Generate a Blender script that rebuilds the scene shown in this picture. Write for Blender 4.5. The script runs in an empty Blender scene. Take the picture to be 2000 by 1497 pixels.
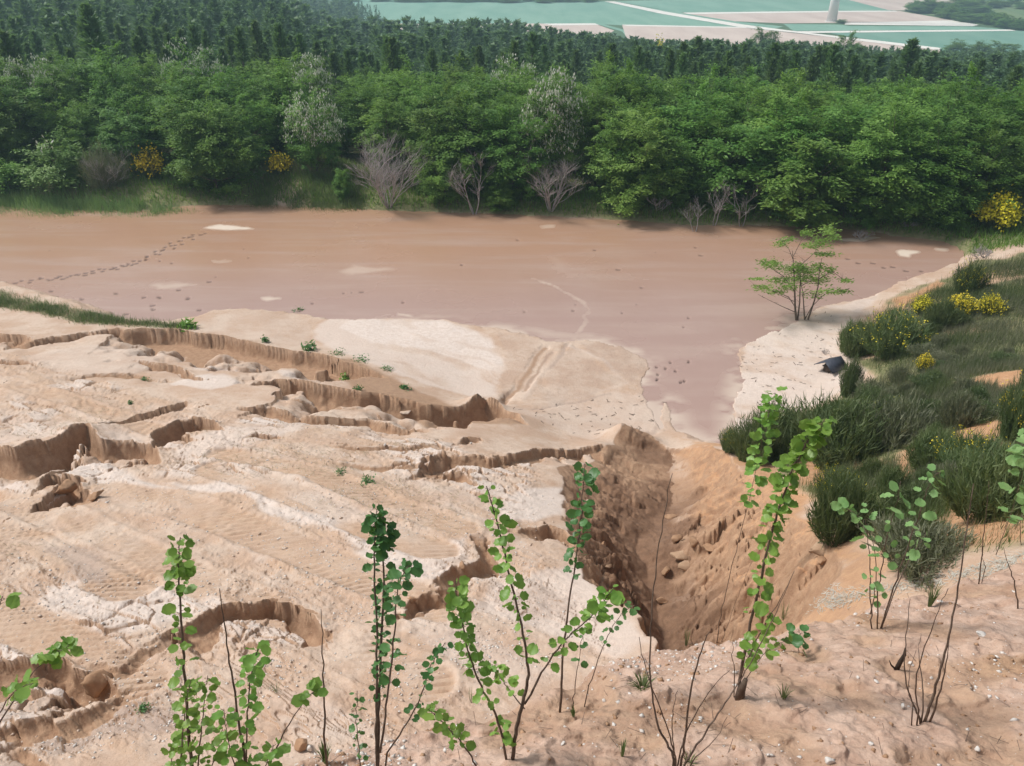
# Eroded sand slope above a muddy basin, leafy trees and a pine plantation behind, far fields.
import bpy, math, random
import numpy as np
from mathutils import Vector, Matrix
R = math.radians
rng = np.random.default_rng(7)
random.seed(7)
SC = bpy.context.scene
COL = SC.collection

# ------------------------------------------------------------------ camera, sky, sun, exposure
FPX, PITCH = 1600.0, R(28.8)
cam_d = bpy.data.cameras.new('camera'); cam = bpy.data.objects.new('camera', cam_d); COL.objects.link(cam)
cam_d.sensor_width = 36; cam_d.sensor_fit = 'HORIZONTAL'; cam_d.lens = 36*FPX/2000
cam_d.clip_start = 0.05; cam_d.clip_end = 6000
cam.location = (0, 0, 0); cam.rotation_euler = (R(90)-PITCH, 0, 0)
SC.camera = cam

SUN_EL, SUN_AZ = R(52), R(-75)          # azimuth from the view direction, negative = left
world = bpy.data.worlds.new('World'); SC.world = world; world.use_nodes = True
nt = world.node_tree; bg = nt.nodes['Background']
sky = nt.nodes.new('ShaderNodeTexSky'); sky.sky_type = 'NISHITA'; sky.sun_disc = False
sky.sun_elevation = SUN_EL; sky.sun_rotation = SUN_AZ; sky.dust_density = 3.0; sky.air_density = 1.0; sky.ozone_density = 1.0
hs = nt.nodes.new('ShaderNodeHueSaturation'); hs.inputs['Saturation'].default_value = 0.35
nt.links.new(sky.outputs[0], hs.inputs['Color']); nt.links.new(hs.outputs[0], bg.inputs['Color'])
bg.inputs['Strength'].default_value = 0.06
sun_d = bpy.data.lights.new('sun', 'SUN'); sun = bpy.data.objects.new('sun', sun_d); COL.objects.link(sun)
sun_d.energy = 1.5; sun_d.angle = R(10); sun_d.color = (1.0, 0.96, 0.91)
sdir = Vector((math.cos(SUN_EL)*math.sin(SUN_AZ), math.cos(SUN_EL)*math.cos(SUN_AZ), math.sin(SUN_EL)))
sun.rotation_euler = (-sdir).to_track_quat('-Z', 'Y').to_euler()
sun.location = (0, 0, 60)
SC.view_settings.view_transform = 'Standard'; SC.view_settings.look = 'None'
SC.view_settings.gamma = 1; SC.view_settings.exposure = 1.13
SC.cycles.max_bounces = 6; SC.cycles.diffuse_bounces = 3; SC.cycles.glossy_bounces = 2
SC.cycles.transmission_bounces = 3; SC.cycles.transparent_max_bounces = 6; SC.cycles.volume_bounces = 0
SC.cycles.use_denoising = True

# ------------------------------------------------------------------ numeric helpers
def ray(px, py):
    a = (np.asarray(px, float)-1000)/FPX; b = (748.5-np.asarray(py, float))/FPX
    return np.stack([a, math.cos(PITCH)+b*math.sin(PITCH), -math.sin(PITCH)+b*math.cos(PITCH)], -1)
def on_z(px, py, z):
    d = ray(px, py); t = z/d[..., 2]
    return d*t[..., None] if d.ndim > 1 else d*t
def on_y(px, py, y):
    d = ray(px, py); return d*(y/d[1])
def sstep(a, b, x):
    t = np.clip((x-a)/(b-a), 0, 1); return t*t*(3-2*t)
def _h(i, j, s):
    n = (i*374761393 + j*668265263 + s*1442695041) & 0x7fffffff
    n = ((n ^ (n >> 13))*1274126177) & 0x7fffffff
    n = ((n ^ (n >> 15))*461845907) & 0x7fffffff
    return ((n ^ (n >> 16)) & 0xffff)/65535.0
def vnoise(x, y, s=0):
    xi = np.floor(x).astype(np.int64); yi = np.floor(y).astype(np.int64)
    fx = x-xi; fy = y-yi
    fx = fx*fx*fx*(fx*(fx*6-15)+10); fy = fy*fy*fy*(fy*(fy*6-15)+10)
    a = _h(xi, yi, s); b = _h(xi+1, yi, s); c = _h(xi, yi+1, s); d = _h(xi+1, yi+1, s)
    return (a+(b-a)*fx)*(1-fy)+(c+(d-c)*fx)*fy
def fbm(x, y, o=3, s=0, g=.5):
    t = 0; a = 1; n = 0
    for k in range(o):
        t = t+a*(vnoise(x*2**k+17.3*k, y*2**k-9.1*k, s+k)-.5); n += a; a *= g
    return 2*t/n

def worley(x, y, s=0, jit=.9):
    """cell noise: random value a, value b and edge distance of the nearest cell"""
    xi = np.floor(x).astype(np.int64); yi = np.floor(y).astype(np.int64); d1 = np.full(x.shape, 9.); d2 = d1.copy(); a = np.zeros(x.shape); b = a.copy(); vx = a.copy(); vy = a.copy()
    for i in (-1, 0, 1):
        for j in (-1, 0, 1):
            h1 = _h(xi+i, yi+j, s); h2 = _h(xi+i, yi+j, s+57); dx = xi+i+.5+jit*(h1-.5)-x; dy = yi+j+.5+jit*(h2-.5)-y; d = np.hypot(dx, dy); u = d < d1
            d2 = np.where(u, d1, np.minimum(d2, d)); d1 = np.where(u, d, d1); a = np.where(u, h1, a); b = np.where(u, h2, b); vx = np.where(u, dx, vx); vy = np.where(u, dy, vy)
    return a, b, d2-d1, vx, vy
def seg_dist(X, Y, P, closed=False):
    """distance to a polyline, sign (+ on the right of its direction), segment index and position"""
    best = np.full(X.shape, 1e9); sg = np.ones(X.shape); par = np.zeros(X.shape)
    n = len(P); m = n if closed else n-1
    for i in range(m):
        a = P[i]; b = P[(i+1) % n]; d = b-a; L = d[0]**2+d[1]**2+1e-12
        t = np.clip(((X-a[0])*d[0]+(Y-a[1])*d[1])/L, 0, 1)
        dx = X-a[0]-t*d[0]; dy = Y-a[1]-t*d[1]; dd = dx*dx+dy*dy
        u = dd < best
        best = np.where(u, dd, best); par = np.where(u, i+t, par)
        sg = np.where(u, np.where(d[0]*(Y-a[1])-d[1]*(X-a[0]) < 0, 1., -1.), sg)
    return np.sqrt(best), sg, par
def inside(X, Y, P):
    r = np.zeros(X.shape, bool); n = len(P)
    for i in range(n):
        a = P[i]; b = P[(i+1) % n]
        if a[1] == b[1]: continue
        c = ((a[1] > Y) != (b[1] > Y)) & (X < (b[0]-a[0])*(Y-a[1])/(b[1]-a[1])+a[0])
        r ^= c
    return r
def sdf(X, Y, P, far=3.0):
    """signed distance to a polygon, + inside; beyond `far` from its box it is just -far"""
    far = float(far); out = np.full(X.shape, -far)
    lo = P.min(0)-far; hi = P.max(0)+far
    w = (X > lo[0]) & (X < hi[0]) & (Y > lo[1]) & (Y < hi[1])
    if w.any():
        x = X[w]; y = Y[w]; d, _, _ = seg_dist(x, y, P, True)
        out[w] = np.where(inside(x, y, P), d, -d)
    return out

# ------------------------------------------------------------------ base surface of the pit (heights from sighted points)
ZP = -14.0
C = []
def c(px, py, z): C.append((px, py, z))
for t in """0 600 -13.5;0 650 -12.95;0 700 -12.4;0 850 -10.9;0 1000 -9.9;0 1200 -8.9;0 1497 -8.0;-400 640 -13.2;-400 900 -10.4;-400 1200 -8.7;-400 1497 -7.9;
300 660 -13.2;300 700 -12.6;300 750 -12.1;300 900 -10.6;300 1100 -9.45;300 1300 -8.6;300 1497 -8.0;600 625 -13.85;600 680 -13.5;600 730 -12.6;600 800 -11.7;600 950 -10.35;600 1100 -9.5;600 1300 -8.7;600 1497 -8.1;
900 640 -13.9;900 775 -13.5;900 840 -11.9;900 950 -10.55;900 1100 -9.6;900 1300 -8.8;900 1497 -8.2;1000 700 -13.9;1000 790 -13.55;1030 850 -12.5;1100 700 -13.92;1100 840 -13.45;1100 900 -11.9;1100 1000 -10.7;1130 1130 -9.8;1240 1200 -9.3;1270 1400 -8.6;
1300 880 -13.6;1385 870 -12.9;1440 910 -11.7;1520 970 -10.3;1600 1045 -8.9;1640 1090 -8.2;1400 1000 -10.6;1400 1150 -9.2;1500 1250 -8.4;1500 1497 -7.8;
1420 860 -13.6;1560 800 -13.75;1690 740 -13.6;1640 680 -13.75;1650 640 -13.85;1740 570 -13.85;1860 530 -13.85;1885 490 -13.9;1960 510 -13.3;1600 880 -12.4;1700 880 -11.2;1700 800 -12.4;1800 900 -9.8;1800 750 -11.8;1800 650 -12.9;1900 600 -12.5;
1900 800 -10;1900 950 -7.9;2000 1000 -6.7;2000 900 -8.2;2000 750 -10.3;2000 620 -12;2000 540 -12.9;2000 470 -13.3;1700 1000 -8.6;1600 1000 -9.5;1700 1080 -7.6;1850 1080 -6.7;2000 1080 -5.8;2400 1000 -5.2;2400 800 -8.2;2400 650 -10.5;2400 500 -12.8;
1800 1250 -6.6;2100 1300 -5.0;1800 1497 -6.2;
0 380 -13.6;300 390 -13.6;600 380 -13.4;900 395 -13.5;1200 405 -13.5;1500 420 -13.5;1800 440 -13.5;2000 445 -13.3;-300 380 -13.6""".replace('\n', '').split(';'):
    a = t.split()
    if a: c(*map(float, a))
C = np.array(C)
CW = on_z(C[:, 0], C[:, 1], C[:, 2])
def qpos(X, Y): return np.stack([np.arctan2(X, Y)*2.2, np.log(np.hypot(X, Y))], -1)
Q = qpos(CW[:, 0], CW[:, 1])
def tps(d2): return d2*np.log(d2+1e-9)
n = len(Q)
K = tps(((Q[:, None]-Q[None])**2).sum(-1))+np.eye(n)*3e-3
Pm = np.c_[np.ones(n), Q]
A = np.block([[K, Pm], [Pm.T, np.zeros((3, 3))]])
WT = np.linalg.solve(A, np.r_[CW[:, 2], 0, 0, 0])
def z_rbf(X, Y):
    q = qpos(X, Y); sh = X.shape; q = q.reshape(-1, 2)
    o = np.empty(len(q))
    for i in range(0, len(q), 20000):
        s = q[i:i+20000]
        o[i:i+20000] = tps(((s[:, None]-Q[None])**2).sum(-1))@WT[:n]+WT[n]+s@WT[n+1:]
    return o.reshape(sh)
def z_far(X, Y):
    """ground beyond the basin: bank, plantation slope, plain"""
    r = np.hypot(X, Y); az = np.degrees(np.arctan2(X, Y))
    a = np.interp(r, [0, 48, 56, 70, 90, 130, 200, 270, 305, 330, 9000], [-13.7, -13.6, -13.0, -13.6, -16.4, -20.6, -26.8, -31.6, -36.5, -37.5, -37.5])
    b = np.interp(r, [0, 48, 56, 70, 100, 150, 250, 400, 700, 1100, 9000], [-13.7, -13.6, -13.0, -12.8, -14.2, -16.5, -20, -26, -34, -37.5, -37.5])
    w = sstep(-10.5, -17, az)
    return a*(1-w)+b*w

# ------------------------------------------------------------------ the near ground: a fan-shaped grid, finer towards the camera
NU, NV, R0, R1 = 1150, 1180, 1.15, 64.0
def amax(v): return R(62)-(R(62)-R(40))*sstep(.42, .9, v)
vv = np.linspace(0, 1, NV); uu = np.linspace(-1, 1, NU)
VV, UU = np.meshgrid(vv, uu, indexing='ij')
rr = np.exp(math.log(R0)+VV*math.log(R1/R0)); AZ = UU*amax(VV)
GX = rr*np.sin(AZ); GY = rr*np.cos(AZ)
def to_uv(X, Y):
    v = np.log(np.maximum(np.hypot(X, Y), 1e-6)/R0)/math.log(R1/R0)
    return np.arctan2(X, Y)/amax(v), v
def lookup(G, X, Y):
    u, v = to_uv(X, Y)
    fi = np.clip(v*(G.shape[0]-1), 0, G.shape[0]-1.001); fj = np.clip((u+1)/2*(G.shape[1]-1), 0, G.shape[1]-1.001)
    i = fi.astype(int); j = fj.astype(int); a = fi-i; b = fj-j
    return (G[i, j]*(1-b)+G[i, j+1]*b)*(1-a)+(G[i+1, j]*(1-b)+G[i+1, j+1]*b)*a
cv = np.linspace(0, 1, 190); cu = np.linspace(-1, 1, 170)
cV, cU = np.meshgrid(cv, cu, indexing='ij'); cr = np.exp(math.log(R0)+cV*math.log(R1/R0)); ca = cU*amax(cV)
BASE_C = z_rbf(cr*np.sin(ca), cr*np.cos(ca))
def z_base(X, Y):
    z = lookup(BASE_C, X, Y); w = sstep(44, 52, np.hypot(X, Y))
    return z*(1-w)+z_far(X, Y)*w
def cast(px, py, zf, t0=1.0, t1=90.0):
    px = np.atleast_1d(np.asarray(px, float)); py = np.atleast_1d(np.asarray(py, float))
    d = ray(px, py); d = d/np.linalg.norm(d, axis=1)[:, None]
    ts = np.exp(np.linspace(math.log(t0), math.log(t1), 900)); lo = np.full(len(px), t1); hi = lo.copy(); done = np.zeros(len(px), bool)
    prev = t0
    for t in ts:
        p = d*t; below = (p[:, 2] < zf(p[:, 0], p[:, 1])) & ~done
        lo[below] = prev; hi[below] = t; done |= below; prev = t
        if done.all(): break
    for _ in range(25):
        m = (lo+hi)/2; p = d*m[:, None]; b = p[:, 2] < zf(p[:, 0], p[:, 1])
        hi = np.where(b, m, hi); lo = np.where(b, lo, m)
    return d*hi[:, None]
def pts(s):
    return np.array([[float(v) for v in t.split(',')] for t in s.split()])
def W(s, zf=None):
    """photo points -> ground XY"""
    p = pts(s) if isinstance(s, str) else np.asarray(s, float)
    return cast(p[:, 0], p[:, 1], zf or z_base)[:, :2]
def Wz(s, z):
    p = pts(s); return on_z(p[:, 0], p[:, 1], np.full(len(p), z))[:, :2]
# the bank the camera stands on
def z_bank(X, Y): return -1.75-0.48*Y+0.02*X
def Wb(s):
    p = pts(s); d = ray(p[:, 0], p[:, 1]); t = -1.75/(d[:, 2]+.48*d[:, 1]-.02*d[:, 0]); return (d*t[:, None])[:, :2]

POND = Wz("-500,395 -150,400 0,402 150,410 300,412 360,403 440,400 520,401 600,405 750,411 950,418 1150,426 1350,440 1500,441 1650,447 1750,461 1850,473 1888,495 1872,514 1760,553 1710,580 1640,592 1590,606 1552,630 1500,652 1446,676 1441,690 1450,740 1432,800 1436,835 1425,860 1400,866 1370,862 1345,850 1322,842 1312,815 1308,790 1300,784 1292,800 1296,835 1288,842 1278,820 1268,795 1256,772 1262,735 1264,705 1248,692 1200,676 1150,664 1112,668 1070,668 1050,660 1010,652 985,645 940,640 880,628 800,624 700,626 640,626 600,618 560,611 480,606 420,608 380,625 330,634 230,625 190,600 120,582 40,560 0,550 -150,525 -500,470", ZP)
LIP = Wb("-700,1760 -100,1640 300,1540 500,1500 640,1452 760,1422 900,1378 1000,1345 1100,1308 1190,1275 1280,1250 1340,1244 1400,1238 1480,1222 1560,1200 1700,1168 1850,1122 2000,1082 2300,1000 3000,840")

print('base range', BASE_C.min(), BASE_C.max())
X, Y = GX.copy(), GY.copy()
wx = X+.10*fbm(X*1.7, Y*1.7, 3, 11)+.04*fbm(X*7, Y*7, 2, 12)
wy = Y+.10*fbm(X*1.7, Y*1.7, 3, 13)+.04*fbm(X*7, Y*7, 2, 14)
wx2 = X+.34*fbm(X*.9, Y*.9, 3, 15)
wy2 = Y+.34*fbm(X*.9, Y*.9, 3, 17)
zA = z_base(X, Y)
zsm = zA.copy()
M = {k: np.zeros(X.shape) for k in ('pale', 'wet', 'fresh', 'green', 'orange', 'near', 'rust', 'umber')}

# large lumps
zA += .06*fbm(X*.45, Y*.45, 3, 21)*sstep(60, 30, np.hypot(X, Y))
# ridge of sand left of the gully mouth and at its right
def bump(px, py, h, s, e=1.0):
    p = W(f"{px},{py}")[0]; global zA
    zA = zA+h*np.exp(-(((X-p[0])/s)**2+((Y-p[1])/(s*e))**2))
bump(1228, 866, .75, .75, .8); bump(1180, 885, .3, .8); bump(1395, 884, .35, .7); bump(940, 795, .45, .7, .5); bump(1010, 822, .2, .8)
bump(60, 890, .25, 1.2); bump(600, 345, 1.1, 3.5, .9); bump(172, 850, .25, .7); bump(600, 940, .15, 2.5)

# slump scarps: far lip stays, near side has dropped; each vertex has px, py, drop in metres
SCARPS = [
 ("225,645,.3 280,645,.9 325,646,1.4 370,649,1.8 420,656,1.8 480,668,1.8 525,678,1.7 590,690,1.6 640,696,1.3 690,712,.9 740,730,.4", 2.6, .9),
 ("30,668,.2 60,668,.3 110,660,.3 150,653,.28 225,645,.2", 1.6, .25),
 ("-60,650,.5 0,652,.5 40,656,.4 62,668,.05", 1.2, .5),
 ("270,708,.1 300,712,.28 335,714,.3 365,727,.3 400,738,.15", 1.6, .2),
 ("515,746,.3 545,740,.7 600,748,.8 640,757,.8 700,768,.85 745,772,.9 800,786,1. 850,796,1. 900,800,1. 945,790,1. 985,802,.7 1020,825,.2", 2.2, .7),
 ("500,792,.3 550,798,.35 600,808,.3 665,816,.3 720,818,.3 760,828,.35 800,838,.25 832,842,.05", 1.5, .25),
 ("285,868,.2 306,843,.6 350,823,.7 392,817,.7 420,822,.4 432,832,.1", 1.6, .55),
 ("-120,880,.7 0,886,.75 40,893,.75 85,880,.9 130,858,1.0 172,845,.85 210,864,.6 260,870,.55 298,880,.4 318,902,.05", 2.2, .75),
 ("85,950,.1 110,925,.5 150,935,.5 190,960,.3 205,978,.05", 1.2, .45),
 ("815,926,.15 842,905,.4 880,890,.4 915,893,.3 960,894,.25 1005,886,.25 1060,880,.25 1110,880,.25 1160,886,.2", 1.4, .3),
 ("850,930,.1 870,918,.3 900,920,.3 930,945,.1", .9, .3),
 ("305,1245,.1 320,1238,.3 355,1225,.22 400,1196,.3 440,1184,.35 480,1184,.4 525,1174,.6 570,1188,.6 602,1206,.45 628,1226,.3 645,1248,.05", 1.5, .35),
 ("-100,1310,.2 0,1311,.25 50,1312,.25 75,1298,.3 125,1290,.35 165,1296,.5 215,1314,.45 232,1342,.1", 1.3, .4),
 ("-60,1436,.1 0,1430,.12 50,1416,.15 100,1406,.15 165,1381,.15 212,1358,.1", .8, .15),
 ("20,1440,.03 45,1452,.12 60,1470,.1 85,1492,.1 95,1520,.1", .25, .07),
 ("850,1144,.05 880,1117,.28 915,1100,.3 934,1086,.3 930,1060,.2", .8, .25),
 ("778,1212,.05 795,1182,.25 820,1156,.28 872,1150,.2", .7, .22),
 ("1028,1036,.1 1075,1030,.4 1108,1040,.35 1120,1060,.1", .7, .35),
 ("893,866,.05 905,856,.28 935,858,.25 945,866,.05", .6, .25),
 ("490,856,.05 505,851,.18 540,853,.15 552,858,.03", .5, .15),
 ("-60,700,.1 10,702,.2 60,708,.15 90,716,.03", .8, .18),
 ("130,736,.05 190,728,.14 250,728,.14 330,738,.05", .9, .15),
 ("560,770,.05 620,776,.18 690,784,.16 740,790,.05", .8, .15),
 ("840,650,.0 845,652,.0", .5, .1),
 ("640,905,.02 720,912,.1 800,914,.1 850,910,.03", .6, .1),
 ("640,870,.02 700,876,.12 790,880,.12 880,872,.03", .6, .1),
 ("150,1275,.02 200,1288,.07 245,1296,.1 290,1262,.08 310,1242,.05", .3, .05),
 ("75,985,.05 90,978,.2 100,985,.1", .3, .12),
]
ca0, sa0 = math.cos(R(-30)), math.sin(R(-30)); ux, uy = X*ca0+Y*sa0, -X*sa0+Y*ca0
w1a, w1b, w1e, w1x, w1y = worley(ux*1.5+.3*fbm(X, Y, 2, 8), uy*2.6+.3*fbm(X, Y, 2, 9), 3); w2a, w2b, w2e, w2x, w2y = worley(ux*4+.3*fbm(X*3, Y*3, 2, 10), uy*6.5, 5)
jx = .03*fbm(X*3.3, Y*3.3, 2, 28)+.17*(w1a-.5)+.03*(w2a-.5); jy = .03*fbm(X*3.3, Y*3.3, 2, 29)+.22*(w1b-.5)+.05*(w2b-.5)
NS = np.zeros(X.shape); jbx = .12*(w1a-.5)+.05*fbm(X*1.6, Y*1.6, 2, 28); jby = .16*(w1b-.5)+.05*fbm(X*1.6, Y*1.6, 2, 29)
for s, L, g in SCARPS:
    p = pts(s); Pw = W(p[:, :2]); D = p[:, 2]
    lo = Pw.min(0)-L-.6; hi = Pw.max(0)+L+.6
    w = (X > lo[0]) & (X < hi[0]) & (Y > lo[1]) & (Y < hi[1])
    if not w.any(): continue
    # ragged lip
    big = 1 if L > 1 else .45
    x = X[w]+(wx2[w]-X[w])*.75*big+(jx if L < 1.7 else jbx)[w]; y = Y[w]+(wy2[w]-Y[w])*.75*big+(jy if L < 1.7 else jby)[w]
    d, sg, par = seg_dist(x, y, Pw); s1 = d*sg
    d0, sg0, _ = seg_dist(X[w]+(wx2[w]-X[w])*.75*big+.08*(x-X[w]), Y[w]+(wy2[w]-Y[w])*.75*big+.08*(y-Y[w]), Pw); s0 = d0*sg0+.04
    lw = sstep(.0, .06, s1); s_ = np.where(s1 < .06, s1*(1-lw)+np.maximum(s0, .02)*lw, np.maximum(s0, .05)) if L > 1 else s1
    Dv = np.interp(par, np.arange(len(D)), D)
    end = (par > .001) & (par < len(D)-1.001)
    # the ends fade with distance
    Dv = np.where(end, Dv, Dv*np.clip(1-d/.5, 0, 1))
    nz1 = fbm(x*2.2, y*2.2, 3, 26); nz2 = fbm(x*1.2+5, y*1.2, 2, 27)
    wall = (.05+.34*Dv)*(1+.6*nz1+.4*nz2)
    gg = np.maximum(wall+.05, (g+.18*Dv)*(1+1.1*nz2+.5*nz1))
    near = s_ > 0
    rec = np.clip((s_-gg)/L, 0, 1); up = sstep(gg, gg+.05+.12*Dv, s_)
    face = np.clip(s_/wall, 0, 1)
    prof = np.where(s_ < wall, face**.75*.88, .88+.12*np.clip((s_-wall)/(gg-wall+1e-6), 0, 1))*(1-up)+up*(.50+.25*nz2)*(1-rec)**1.4
    drop = np.where(near, Dv*prof, 0)
    drop = drop+np.where(near & (s_ < gg), Dv*.16*nz1*np.minimum(face*3, 1), 0)
    zA[w] -= drop-np.where(near, 0, .05*np.clip(Dv*3, 0, 1)*np.exp(-(s_/.12)**2))
    fr = np.where(near, 1-up, 0)*np.clip(Dv*9, 0, 1)
    M['fresh'][w] = np.maximum(M['fresh'][w], fr)
    M['pale'][w] *= 1-.7*fr
    NS[w] = np.maximum(NS[w], np.clip(Dv*3, 0, 1)*np.where(near, sstep(1.5, .3, s_)*(1-fr), .5*sstep(.9, .1, -s_)))

# broken crust plates beside the scarps, and in scattered zones
PZ = np.clip(NS*sstep(-.35, .15, fbm(X*.8, Y*.8, 2, 4))+sstep(.22, .5, fbm(X*.32+3, Y*.32, 3, 5))*.8, 0, 1)
plate = np.clip(.09*(w1a-.5)+.10*(w1x*(w1b-.5)+w1y*(w1a-.5)), -.08, .08)
PLATE = PZ*(plate+.02*(w2a-.5)*sstep(.5, 1, PZ))
PCRACK = PZ*np.maximum(sstep(.10, .02, w1e), .55*sstep(.10, .02, w2e)*sstep(.1, .5, fbm(X*.9, Y*.9, 2, 6)))
# slanted brown bench between the two long scarps and its continuation down to the right
q = sdf(wx, wy, W("600,705 690,700 760,732 860,782 900,800 945,786 1000,812 1035,835 960,830 850,826 760,790 690,765 660,740"))
M['fresh'] = np.maximum(M['fresh'], sstep(-.15, .25, q)*.8)

# the gully
LR = W("1304,876 1268,862 1232,853 1165,892 1086,914 1100,985 1112,1065 1135,1130 1205,1167 1245,1200 1286,1252 1290,1340 1300,1450")
RR = W("1322,876 1350,874 1390,872 1440,908 1520,968 1600,1042 1642,1095 1600,1180 1500,1280 1400,1380 1330,1450")
GC = pts("1312,876,-13.85 1308,925,-13.5 1310,990,-13.0 1280,1022,-12.7 1252,1052,-12.4 1262,1110,-12.35 1280,1180,-12.4 1290,1240,-12.3 1296,1340,-12.1 1305,1450,-12")
GCw = on_z(GC[:, 0], GC[:, 1], GC[:, 2])[:, :2]
poly = np.r_[LR, RR[::-1]]
gx = X+(wx2-X)*.55+.7*jx; gy = Y+(wy2-Y)*.55+.7*jy
q = sdf(gx, gy, poly, .6)
w = q > 0
x, y = gx[w], gy[w]
dc, sg, par = seg_dist(x+.12*fbm(x*2, y*2, 2, 33), y+.12*fbm(x*2, y*2, 2, 34), GCw)
dl, _, _ = seg_dist(x, y, LR); dr_, _, _ = seg_dist(x, y, RR)
left = dl < dr_; dd = np.minimum(dl, dr_); left = sg > 0
drim = np.where(left, dl, dr_)
t = dc/(dc+drim+1e-6)
zc = np.interp(par, np.arange(len(GC)), GC[:, 2])
fl = np.where(t < .80, .74*(t/.80)**1.05, .74+.26*((t-.80)/.20)**.6)
frr = np.where(t < .86, .88*(t/.86)**1.3, .88+.12*((t-.86)/.14))
f = np.where(left, fl, frr)
amp = np.sin(np.clip(t, 0, 1)*math.pi)
down = fbm(y*3.2+.5*fbm(x, y, 2, 48), x*.7+y*.5, 4, 46)
rill = fbm(par*3.2+.4*fbm(x, y, 2, 31), t*1.2, 4, 35)
rill2 = fbm(par*9, t*2.5, 3, 36)
qa = np.where(left, y*2.3+x*.9, y*2.3-x*.7); qb = np.where(left, x*1.0-y*.5, x*.9+y*.4)
k1, k2, ke, kx, ky = worley(qa+.5*fbm(x*1.5, y*1.5, 2, 61), qb+.5*fbm(x*1.5, y*1.5, 2, 62), 63)
k3, k4, ke2, _, _ = worley(qa*2.6+.4*fbm(x*3, y*3, 2, 64), qb*2.6, 65)
f = f+np.where(left, 1.4, .8)*amp*(.12*(k1-.5)+.18*ky*(k2-.5)+.035*(k3-.5)-.03*sstep(.10, 0, ke))*sstep(-.45, .1, fbm(x*.7, y*.7, 2, 66))
downl = fbm(y*2.6+x*1.2+.5*fbm(x, y, 2, 48), x*.8-y*.3, 4, 47)
f = f+np.where(left, amp*.22*downl*sstep(.1, .4, t), 0)
f = f+np.where(left, 0, amp*.20*down*sstep(.05, .3, t))
f = f+amp*(.17*rill+.09*rill2+.05*fbm(x*6, y*6, 3, 40))
stepn = fbm(x*.9, y*.9, 2, 38)
f = f+.16*amp*(np.round(stepn*5)/5-stepn*.5)
zg = zc+(zA[w]-zc)*np.clip(f, 0, 1.03)
blend = sstep(0, .06, q[w])
zA[w] = zA[w]*(1-blend)+zg*blend
M['fresh'][w] = np.maximum(M['fresh'][w], blend*np.where(left, 1.-.15*sstep(.75, 1, t), (.75-.55*sstep(.25, .8, t)+.55*fbm(x*1.1, y*1.1, 4, 39))*sstep(1.0, .8, t+.25*fbm(x*1.5, y*1.5, 3, 49))))
M['fresh'][w] = np.maximum(M['fresh'][w], blend*sstep(.10, 0, ke)*.95); M['wet'][w] = np.maximum(M['wet'][w], sstep(.15, .03, t)*.6*np.where(y > 13.5, 1, 0))
M['rust'][w] = np.where(left, 0, blend*sstep(.2, .5, t)*.85); M['umber'][w] = blend*np.where(left, sstep(.75, .15, t+.2*(k1-.5)), sstep(.62, .12, t+.35*fbm(x*1.0, y*1.0, 3, 67)+.25*(k3-.5)))*sstep(19.5, 15.5, y)+blend*np.where(left, .75, 0)*sstep(.95, .6, t)*sstep(-.3, .3, fbm(x*1.2, y*1.2, 3, 68))  # darker brown towards the gully bottom and over much of the left wall
M['umber'] = np.clip(M['umber'], 0, 1)
blend_full = np.zeros(X.shape); blend_full[w] = blend

# streaks and rills on the beaches
def rill_line(s, depth, wd, keys=(('wet', .6),), z=None):
    global zA
    P = Wz(s, z) if z else W(s)
    d, sg, par = seg_dist(wx, wy, P); k = np.exp(-(d/wd)**2)
    zA = zA-depth*k
    for kk, a in keys: M[kk] = np.maximum(M[kk], a*k)
rill_line("1062,680 1045,705 1030,730 1015,755 990,772 975,790", .22, .13, (('wet', .9), ('fresh', .75)))
rill_line("1078,688 1062,712 1042,740 1025,762", .12, .09, (('wet', .9), ('fresh', .5)))
rill_line("1286,835 1270,855 1225,862", .07, .12)
rill_line("1110,672 1090,700 1075,722", .05, .10, (('wet', .8),))
rill_line("1112,674 1140,690 1175,712 1200,735 1222,760", -.03, .14, (('pale', .5),))
rill_line("1000,792 1080,785 1160,775 1225,760", -.02, .12, (('pale', .4),))
rill_line("1020,780 1060,730 1100,690", -.03, .2, (('pale', .4),))
rill_line("1040,800 1110,790 1190,778", .03, .08, (('wet', .7),))

# pale and grey crusts
def patch(s, key, amt, soft=.2, zf=None, rag=1.0, raw=None):
    P = raw if raw is not None else W(s)
    q = sdf(X+(wx2-X)*rag, Y+(wy2-Y)*rag, P)
    M[key] = np.maximum(M[key], amt*sstep(-soft, soft, q)) if amt > 0 else M[key]*(1+amt*sstep(-soft, soft, q))
    return q
patch("620,632 640,624 800,622 880,627 945,655 985,690 982,740 970,775 930,775 860,765 760,725 690,700 625,678 612,660", 'pale', .65)
patch("690,626 880,627 950,660 985,700 980,735 930,720 830,690 730,670 660,645", 'pale', 1, .25)
patch("1446,676 1545,632 1640,590 1720,575 1690,610 1650,645 1640,685 1690,700 1690,740 1560,805 1440,850 1420,800 1440,730", 'pale', .72)
patch("380,625 480,606 580,612 625,640 610,670 590,682 500,668 430,652 380,645", 'pale', .28)
patch("1000,800 1100,780 1250,775 1290,800 1285,850 1230,852 1150,862 1060,830", 'pale', .38)
patch("1060,735 1080,705 1112,675 1170,712 1222,760 1150,785 1050,785", 'wet', .45)
patch("960,645 1060,660 1050,700 1010,750 985,780 975,740 990,690", 'wet', .42)
patch("1112,668 1200,678 1262,705 1258,770 1225,755 1180,715", 'wet', .5)
patch("1590,606 1640,592 1720,575 1690,610 1640,640 1560,628", 'wet', .35)
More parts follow.
